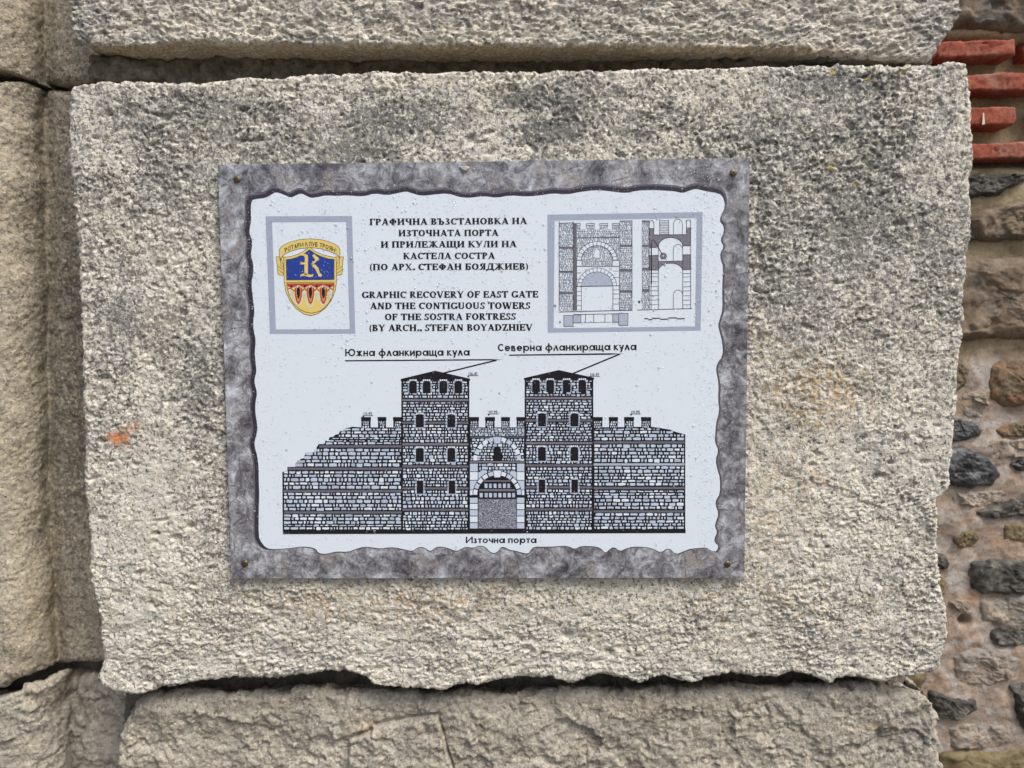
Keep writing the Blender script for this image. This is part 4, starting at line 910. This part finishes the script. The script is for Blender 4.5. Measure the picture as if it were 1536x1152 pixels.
    # level marks
    for (x, y, s) in ((545, 623.5, '11.95'), (733, 621, '11.95'), (946.5, 621, '11.95'), (702.5, 563.5, '16.41'), (885, 564.5, '16.41')):
        text(p, s, FINE, (x + 2, y - .9), (x + 13.5, y - .9), 4.3, lay=6.5); p.line((x, y), (x + 15, y), .8, 'ink', 4.8); p.line((x + .8, y - 5), (x + .8, y), .7, 'ink', 4.9)
        p.poly([(x - 2, y), (x + 2.2, y), (x, y + 3)], 'ink', 4.9)
label_part('fortress_drawing', 'black line drawing of the fortress wall with two towers and arched gate', fortress)

# ---- small drawings in the right frame (traced in zoomed pixels /4.8)
def Z8(pts): return [(810 + a / 4.8, 310 + b / 4.8) for a, b in pts]
def small(p):
    lt = ('white', 'stone1', 'stone2'); L = .75
    def mas(a, b, c, d, ok=None): 
        q = Z8([(a, b), (c, d)]); p.rect(q[0][0], q[0][1], q[1][0], q[1][1], 'shade', 4); masonry(p, q[0][0], q[1][0], q[0][1], q[1][1], 4.6, ch=2.5, cw=(2.2, 4.6), gap=.62, ok=ok, light=('white', 'white', 'stone1'))
    def R(a, b, c, d, m, lay): q = Z8([(a, b), (c, d)]); p.rect(q[0][0], q[0][1], q[1][0], q[1][1], m, lay)
    def ln(pts, w=L, m='rim', lay=5.6): p.pline(Z8(pts), w, m, lay)
    def arch(cx, cy, rx, ry, w=L, m='rim', lay=5.6, a0=0, a1=180): c = Z8([(cx, cy)])[0]; p.arc(c[0], c[1], rx / 4.8, ry / 4.8, a0, a1, w, m, lay, 18)
    mas(138, 118, 240, 748); mas(574, 103, 663, 745); mas(262, 165, 572, 385); mas(298, 385, 524, 430)
    R(240, 118, 262, 748, 'band', 5); 
    for y in (288, 460, 614): R(140, y, 240, y + 16, 'band', 5.2)
    for y in (272, 450, 602): R(574, y, 662, y + 18, 'band', 5.2)
    for a, b in ((262, 290), (332, 392), (430, 487), (520, 572)): mas(a, 134, b, 168); ln([(a, 122), (b, 120), (b, 134), (a, 134), (a, 122)])
    ln([(138, 120), (240, 116)], 1.2); ln([(574, 104), (664, 102)], 1.2); ln([(250, 224), (574, 220)], 1.0)
    c = Z8([(411, 388)])[0]; p.poly(ell(c[0], c[1], 146 / 4.8, 138 / 4.8, 24, 0, 180), 'white', 5.0)
    # masonry inside the upper arch
    p.poly(ell(c[0], c[1], 114 / 4.8, 108 / 4.8, 24, 0, 180), 'shade', 5.1)
    masonry(p, c[0] - 23, c[0] + 23, c[1] - 22, c[1], 5.3, ch=2.5, cw=(2.2, 4.6), gap=.62, ok=lambda x, y: ((x - c[0]) / 22.5) ** 2 + ((y - c[1]) / 21.2) ** 2 < 1, light=('white', 'white', 'stone1'))
    arch(411, 388, 147, 139); arch(411, 388, 116, 110)
    for i in range(1, 14):
        a = math.radians(180 * i / 14); ln([(411 + 146 * math.cos(a), 388 - 138 * math.sin(a)), (411 + 114 * math.cos(a), 388 - 108 * math.sin(a))])
    p.poly(Z8([(392, 365), (392, 322), (400, 311), (411, 307), (422, 311), (428, 322), (428, 365)]), 'white', 5.7)
    R(264, 385, 298, 745, 'white', 5.0); R(525, 385, 572, 745, 'white', 5.0); R(298, 430, 525, 575, 'white', 4.9)
    R(264, 382, 298, 390, 'shade', 5.2); R(525, 382, 572, 390, 'shade', 5.2); R(262, 426, 572, 434, 'shade', 5.5)
    c = Z8([(411, 572)])[0]; p.poly(ell(c[0], c[1], 142 / 4.8, 132 / 4.8, 24, 0, 180), 'white', 5.3); p.poly(ell(c[0], c[1], 112 / 4.8, 102 / 4.8, 24, 0, 180), 'stone2', 5.4)
    for _ in range(160):
        x, y = rg.uniform(c[0] - 22, c[0] + 22), rg.uniform(c[1] - 20, c[1])
        if ((x - c[0]) / 22) ** 2 + ((y - c[1]) / 20) ** 2 < 1: p.rect(x, y, x + .9, y + .6, rg.choice(('shade', 'stone1')), 5.5)
    arch(411, 572, 143, 133); arch(411, 572, 114, 104)
    for i in range(1, 14):
        a = math.radians(180 * i / 14); ln([(411 + 142 * math.cos(a), 572 - 132 * math.sin(a)), (411 + 112 * math.cos(a), 572 - 102 * math.sin(a))])
    ln([(245, 575), (572, 569)], 1.0)
    for y in (475, 520, 610, 640, 675, 712): ln([(264, y + 2), (298, y + 1)]); ln([(525, y - 10), (572, y - 12)])
    for x in (264, 298, 525, 572): ln([(x, 385 if x in (264, 572) else 572), (x, 747)])
    for x in (138, 240, 663): ln([(x, 105), (x, 750)], .8)
    ln([(135, 758), (664, 745)], 1.0)
    for cx_, cy_ in ((508, 450), (332, 458)): arch(cx_, cy_, 9, 9, .6, a0=0, a1=360)
    for a, b, c1, d1 in ((172, 783, 238, 862), (238, 780, 295, 836), (524, 772, 566, 832), (566, 768, 634, 854)): R(a, b, c1, d1, 'stone2', 4.6); ln([(a, b), (c1, b), (c1, d1), (a, d1), (a, b)])
    ln([(240, 777), (566, 770)]); ln([(240, 837), (566, 830)], .5)
    for x in (328, 387, 468): ln([(x, 775), (x, 832)])
    arch(108, 715, 9, 9, .9, a0=0, a1=360); ln([(138, 838), (144, 822), (150, 838)], .8); ln([(140, 832), (148, 832)], .6)
    # section on the right
    mas(734, 98, 786, 742); R(734, 98, 786, 112, 'band', 5.2)
    for y in (272, 440, 594): R(734, y, 786, y + 20, 'band', 5.2)
    up = [(787, 157), (820, 157), (820, 204), (1055, 200), (1055, 152), (1085, 152), (1085, 281), (1028, 281)] + [(941 + 88 * math.cos(math.radians(a)), 285 - 64 * math.sin(math.radians(a))) for a in range(0, 181, 15)] + [(853, 292), (787, 294)]
    lo = [(787, 352), (852, 350), (852, 395), (1028, 390), (1028, 347), (1085, 345), (1085, 452), (1028, 452)] + [(941 + 88 * math.cos(math.radians(a)), 462 - 56 * math.sin(math.radians(a))) for a in range(0, 181, 15)] + [(853, 456), (787, 456)]
    for q in (up, lo): p.poly(Z8(q), 'shade', 4.5); p.pline(Z8(q), .9, 'rim', 5.6, True)
    for x, a, b in ((853, 290, 742), (1028, 280, 740), (1085, 95, 738), (787, 98, 742), (1055, 95, 155), (820, 110, 160), (862, 95, 202), (927, 95, 200), (800, 560, 742)): ln([(x, a), (x, b)])
    for y in (480, 505, 540, 575, 605, 640, 672, 705): ln([(790, y), (853, y - 1)], .55); ln([(1028, y + 2), (1085, y)], .55)
    for y in range(100, 200, 12): ln([(862, y), (927, y)], .55)
    arch(994, 630, 34, 32, .7); ln([(960, 630), (960, 740)]); arch(994, 300, 34, 30, .7); ln([(960, 300), (960, 390)]); arch(993, 118, 32, 30, .7); ln([(961, 118), (961, 200)]); ln([(1025, 118), (1025, 200)])
    arch(804, 118, 15, 22, .7); arch(1069, 110, 14, 18, .7)
    c = Z8([(888, 355)])[0]; p.poly(ell(c[0], c[1], 5.4, 5.2), 'shade', 5.2); p.poly(ell(c[0], c[1], 1, 1, 8), 'white', 5.7); ln([(870, 388), (888, 358), (912, 388)])
    ln([(802, 560), (802, 252), (808, 240), (818, 238), (828, 252), (882, 345)], 1.1, 'ink'); ln([(802, 262), (802, 556)], 1.7, 'ink', 5.8)
    ln([(700, 744), (1096, 733)], .9); arch(714, 686, 9, 9, 1.6, a0=0, a1=360)
    ln([(752, 806), (780, 806)], 1.5, 'ink'); ln([(780, 814), (808, 812)], 1.5, 'ink'); ln([(808, 804), (866, 803)], 1.5, 'ink'); ln([(866, 811), (925, 809)], 1.5, 'ink'); ln([(925, 801), (985, 800)], 1.5, 'ink'); ln([(985, 807), (1042, 806)], 1.5, 'ink')
    for i, x in enumerate((750, 806, 866, 925, 982, 1038)): ln([(x - 3, 826 - i), (x + 3, 826 - i)], .9, 'shade')
label_part('gate_drawing', 'small elevation, plan and section drawings of the gate', small)

# ---- club emblem (zoomed pixels /5.76)
def Z5(pts): return [(390 + a / 5.76, 310 + b / 5.76) for a, b in pts]
def emblem(p):
    def out(pts, m, lay, w=.75): p.poly(Z5(pts), m, lay); p.pline(Z5(pts), w, 'line', lay + .25, True)
    out([(138, 433), (206, 433), (206, 592), (180, 592), (155, 586), (150, 520)], 'yellow', 4); out([(655, 433), (720, 433), (712, 520), (710, 586), (690, 592), (662, 592)], 'yellow', 4)
    p.pline(Z5([(150, 512), (206, 548)]), .7, 'line', 4.5); p.pline(Z5([(160, 545), (206, 580)]), .7, 'line', 4.5); p.pline(Z5([(712, 512), (660, 548)]), .7, 'line', 4.5); p.pline(Z5([(708, 545), (660, 580)]), .7, 'line', 4.5)
    arc_o = [(165, 372), (180, 350), (215, 325), (270, 302), (340, 285), (430, 277), (520, 284), (590, 300), (645, 322), (678, 346), (692, 372)]
    arc_i = [(690, 440), (672, 420), (640, 403), (590, 382), (520, 362), (430, 352), (340, 363), (275, 382), (220, 406), (192, 430), (175, 470), (170, 440)]
    out(arc_o + arc_i, 'yellow', 4.6)
    out([(176, 440), (186, 455), (200, 500), (206, 530), (180, 505)], 'yellow', 4.7, .6); out([(688, 440), (676, 455), (662, 500), (656, 530), (684, 505)], 'yellow', 4.7, .6)
    shield = [(207, 436), (260, 432), (320, 414), (375, 388), (427, 347), (480, 388), (535, 412), (600, 430), (657, 438), (662, 560), (662, 640), (652, 720), (622, 800), (570, 872), (500, 924), (440, 942), (380, 928), (312, 880), (255, 808), (222, 730), (208, 640)]
    out(shield, 'yellow', 5)
    out([(225, 458), (270, 452), (325, 435), (380, 408), (427, 372), (480, 408), (530, 432), (590, 450), (640, 455), (640, 630), (230, 634)], 'blue', 5.4, .9)
    low = [(232, 656), (640, 652), (637, 710), (624, 775), (592, 838), (542, 888), (490, 912), (440, 920), (385, 908), (345, 888), (290, 840), (252, 770), (236, 705)]
    out(low, 'yellow', 5.4, .9)
    p.poly(Z5([(244, 720), (262, 706), (282, 730), (300, 800), (330, 846), (352, 800), (368, 735), (384, 720), (400, 740), (416, 820), (436, 868), (456, 820), (474, 735), (490, 720), (508, 740), (524, 810), (548, 850), (574, 800), (590, 735), (612, 712), (632, 726), (622, 775), (608, 800), (590, 760), (578, 820), (548, 858), (520, 840), (495, 800), (478, 780), (462, 850), (436, 880), (412, 860), (390, 800), (376, 780), (358, 840), (326, 860), (290, 815), (262, 775)]), 'cream', 5.8)
    for cx_ in (385, 490, 272, 606): p.poly(Z5([(cx_ - 20, 790), (cx_ - 12, 755), (cx_, 745), (cx_ + 12, 755), (cx_ + 20, 790), (cx_, 765)]), 'green', 6.0)
    p.poly(Z5([(236, 664), (636, 660), (634, 690), (602, 702), (575, 690), (548, 676), (520, 690), (490, 704), (462, 690), (436, 676), (410, 690), (385, 704), (358, 690), (332, 676), (305, 692), (272, 704), (240, 692)]), 'red', 5.9)
    p.poly(Z5([(240, 690), (272, 704), (305, 692), (330, 678), (358, 690), (385, 704), (410, 690), (436, 678), (462, 690), (490, 704), (520, 690), (548, 678), (575, 690), (602, 702), (632, 690), (630, 704), (602, 712), (490, 712), (385, 712), (272, 712), (242, 704)]), 'cream', 5.95)
    for cx_ in (332, 436, 548):
        U = [(cx_ - 27, 700), (cx_ - 24, 770), (cx_ - 14, 815), (cx_, 838), (cx_ + 14, 815), (cx_ + 24, 770), (cx_ + 27, 700)]
        p.pline(Z5(U), 2.0, 'red', 6.2); p.poly(Z5([(cx_ - 21, 690)] + [(a * .8 + cx_ * .2, b - 12) for a, b in U[1:-1]] + [(cx_ + 21, 690)]), 'orange', 6.3)
        p.poly(Z5([(cx_ + 15 * math.cos(math.radians(a)), 738 - (56 if True else 0) * math.sin(math.radians(a))) for a in range(0, 360, 24)]), 'ink', 6.5)
        p.poly(Z5([(cx_ - 5 + 6 * math.cos(math.radians(a)), 692 - 8 * math.sin(math.radians(a))) for a in range(0, 360, 40)]), 'white', 6.7)
    for a, b in (((240, 712), (262, 704)), ((262, 704), (300, 730)), ((362, 730), (385, 706)), ((385, 706), (408, 730)), ((466, 730), (490, 706)), ((490, 706), (515, 730)), ((580, 730), (604, 704)), ((604, 704), (632, 716))): p.line(Z5([a])[0], Z5([b])[0], 1.6, 'red', 6.15)
    for cx_ in (272, 385, 490, 602): p.poly(Z5([(cx_ + 9 * math.cos(math.radians(a)), 686 - 9 * math.sin(math.radians(a))) for a in range(0, 360, 40)]), 'ink', 6.6)
    # blackletter R
    for q in ([(350, 420), (362, 408), (392, 408), (412, 418), (415, 440), (414, 585), (384, 590), (384, 505), (388, 440), (378, 424)],
              [(384, 500), (343, 498), (362, 478), (386, 486)], [(345, 606), (352, 586), (380, 576), (412, 582), (440, 588), (467, 584), (452, 604), (432, 610), (400, 600), (375, 596)],
              [(452, 420), (470, 410), (512, 450), (500, 468), (478, 460), (462, 438)], [(478, 460), (496, 466), (448, 508), (440, 494)],
              [(440, 496), (478, 500), (505, 530), (516, 570), (538, 592), (524, 610), (508, 598), (492, 570), (476, 536), (455, 516)]): p.poly(Z5(q), 'yellow', 6.8)
    def mp(s, tt):
        a = math.radians(136.0 - s * 92.0); rr = 300 + tt
        x, y = 430 + rr * math.cos(a) * 1.0, 642 - rr * math.sin(a)
        # flatten to the banner: ellipse through (220,392) (430,340) (645,392)
        x = 218 + s * 428 + (s - .5) * tt * .35; y = 340 + 56 * (abs(s - .5) * 2) ** 2 - tt
        return Z5([(x, y)])[0]
    text(p, "РОТАРИ КЛУБ ТРОЯН", BOLD, (0, 0), (1, 0), 36, 'ink', 7, 0.14, mp)
label_part('club_emblem', 'blue and yellow shield emblem with a blackletter R and a banner', emblem)

# ---- screws
def screw(px, py, rot, parent, y=SGNF - .0001):
    x, z = P(px, py, y); x, z = float(x), float(z)
    v = []; f = []; n = 24; prof_ = [(0.0039, 0), (0.0039, -.0005), (0.0035, -.0011), (0.0026, -.0016), (0.0013, -.0018)]
    for r, d in prof_:
        for i in range(n): a = 2 * math.pi * i / n; v.append((x + r * math.cos(a), y + d, z + r * math.sin(a)))
    for k in range(len(prof_) - 1):
        for i in range(n): f.append((k * n + i, k * n + (i + 1) % n, (k + 1) * n + (i + 1) % n, (k + 1) * n + i))
    f.append([(len(prof_) - 1) * n + i for i in range(n)])
    o = poly_mesh('screw', v, f, [M['brass']], None, parent, True)
    sv = []; sf = []
    for q in (0, 1):
        a = rot + q * math.pi / 2; c, s = math.cos(a), math.sin(a); b = len(sv)
        for (u_, w_) in ((-.0021, -.00042), (.0021, -.00042), (.0021, .00042), (-.0021, .00042)):
            for yy in (y - .0019 - q * .00004, y - .0012): sv.append((x + u_ * c - w_ * s, yy, z + u_ * s + w_ * c))
        sf += [(b, b + 2, b + 4, b + 6), (b, b + 1, b + 3, b + 2), (b + 2, b + 3, b + 5, b + 4), (b + 4, b + 5, b + 7, b + 6), (b + 6, b + 7, b + 1, b)]
    rec = poly_mesh('cross_recess', [np.array(p_) - np.array(parent.location) for p_ in sv], sf, [M['slot']]); rec.parent = o
for (a, b, r) in ((355.5, 269, .9), (1099.5, 259.5, .7), (367.5, 845, .3), (1091, 846, .5)): screw(a, b, r, sign)

# ---- pale stone chip stuck on the panel's top edge
ch = []; xs, zs = P([688, 694, 702, 705, 701, 695], [251, 249, 249, 253, 258, 257], SGNF); n = 6
vv = [(xs[i], SGNF - .0002, zs[i]) for i in range(n)] + [(xs[i] * .75 + xs.mean() * .25, SGNF - .0022 - .0004 * (i % 2), zs[i] * .75 + zs.mean() * .25) for i in range(n)]
ff = [(i, (i + 1) % n, n + (i + 1) % n, n + i) for i in range(n)] + [tuple(range(n, 2 * n)), tuple(range(n))[::-1]]
props(poly_mesh('stone_chip', vv, ff, [M['chip']]), 'tiny pale stone chip stuck at the middle of the top edge of the sign', 'stone chip')

# ---- rain droplets on the sign
def drops():
    r = np.random.RandomState(4); V = []; Fc = []
    nseg = 8; tmpl = []
    for (rr, hh) in ((1.0, 0.0), (0.86, 0.20), (0.5, 0.34)):
        for i in range(nseg): a = 2 * math.pi * i / nseg; tmpl.append((rr * math.cos(a), -hh, rr * math.sin(a)))
    tmpl.append((0, -.38, 0)); tmpl = np.array(tmpl); tf = []
    for k in range(2):
        for i in range(nseg): tf.append((k * nseg + i, k * nseg + (i + 1) % nseg, (k + 1) * nseg + (i + 1) % nseg, (k + 1) * nseg + i))
    tri = [(2 * nseg + i, 2 * nseg + (i + 1) % nseg, 3 * nseg) for i in range(nseg)]
    tf = tf + tri
    n = 0; used = {}
    cols = r.uniform(-.27, .27, 26)
    while n < 6500:
        x, z = r.uniform(-.292, .292), r.uniform(-.232, .232)
        if r.rand() < .35: x = cols[r.randint(26)] + r.normal() * .004
        dens = 0.22 + 0.72 * sstep(-.05, .22, z) + .35 * sstep(.2, .28, abs(x)) 
        if r.rand() > dens or abs(x) > .296: continue
        big = r.rand() < .035
        s = r.uniform(.0009, .0015) if big else r.uniform(.00038, .00075)
        key = (int(x / .0018), int(z / .0018))
        if key in used: continue
        used[key] = 1
        t = tmpl * np.array([s, s * .9, s * r.uniform(1, 1.25)]); t = t + np.array([x, SGNF - 7.6 * LAY, ZC + z])
        b = n * len(tmpl); V.append(t); Fc += [tuple(b + q for q in f_) for f_ in tf]; n += 1
    V = np.concatenate(V)
    me = bpy.data.meshes.new('rain_droplets'); me.from_pydata(V.tolist(), [], Fc); me.materials.append(M['water'])
    me.polygons.foreach_set('use_smooth', np.ones(len(Fc), bool))
    o = link(bpy.data.objects.new('rain_droplets', me)); props(o, 'fine beads of rain water spread over the face of the sign', 'water droplets', None, 'stuff')
drops()
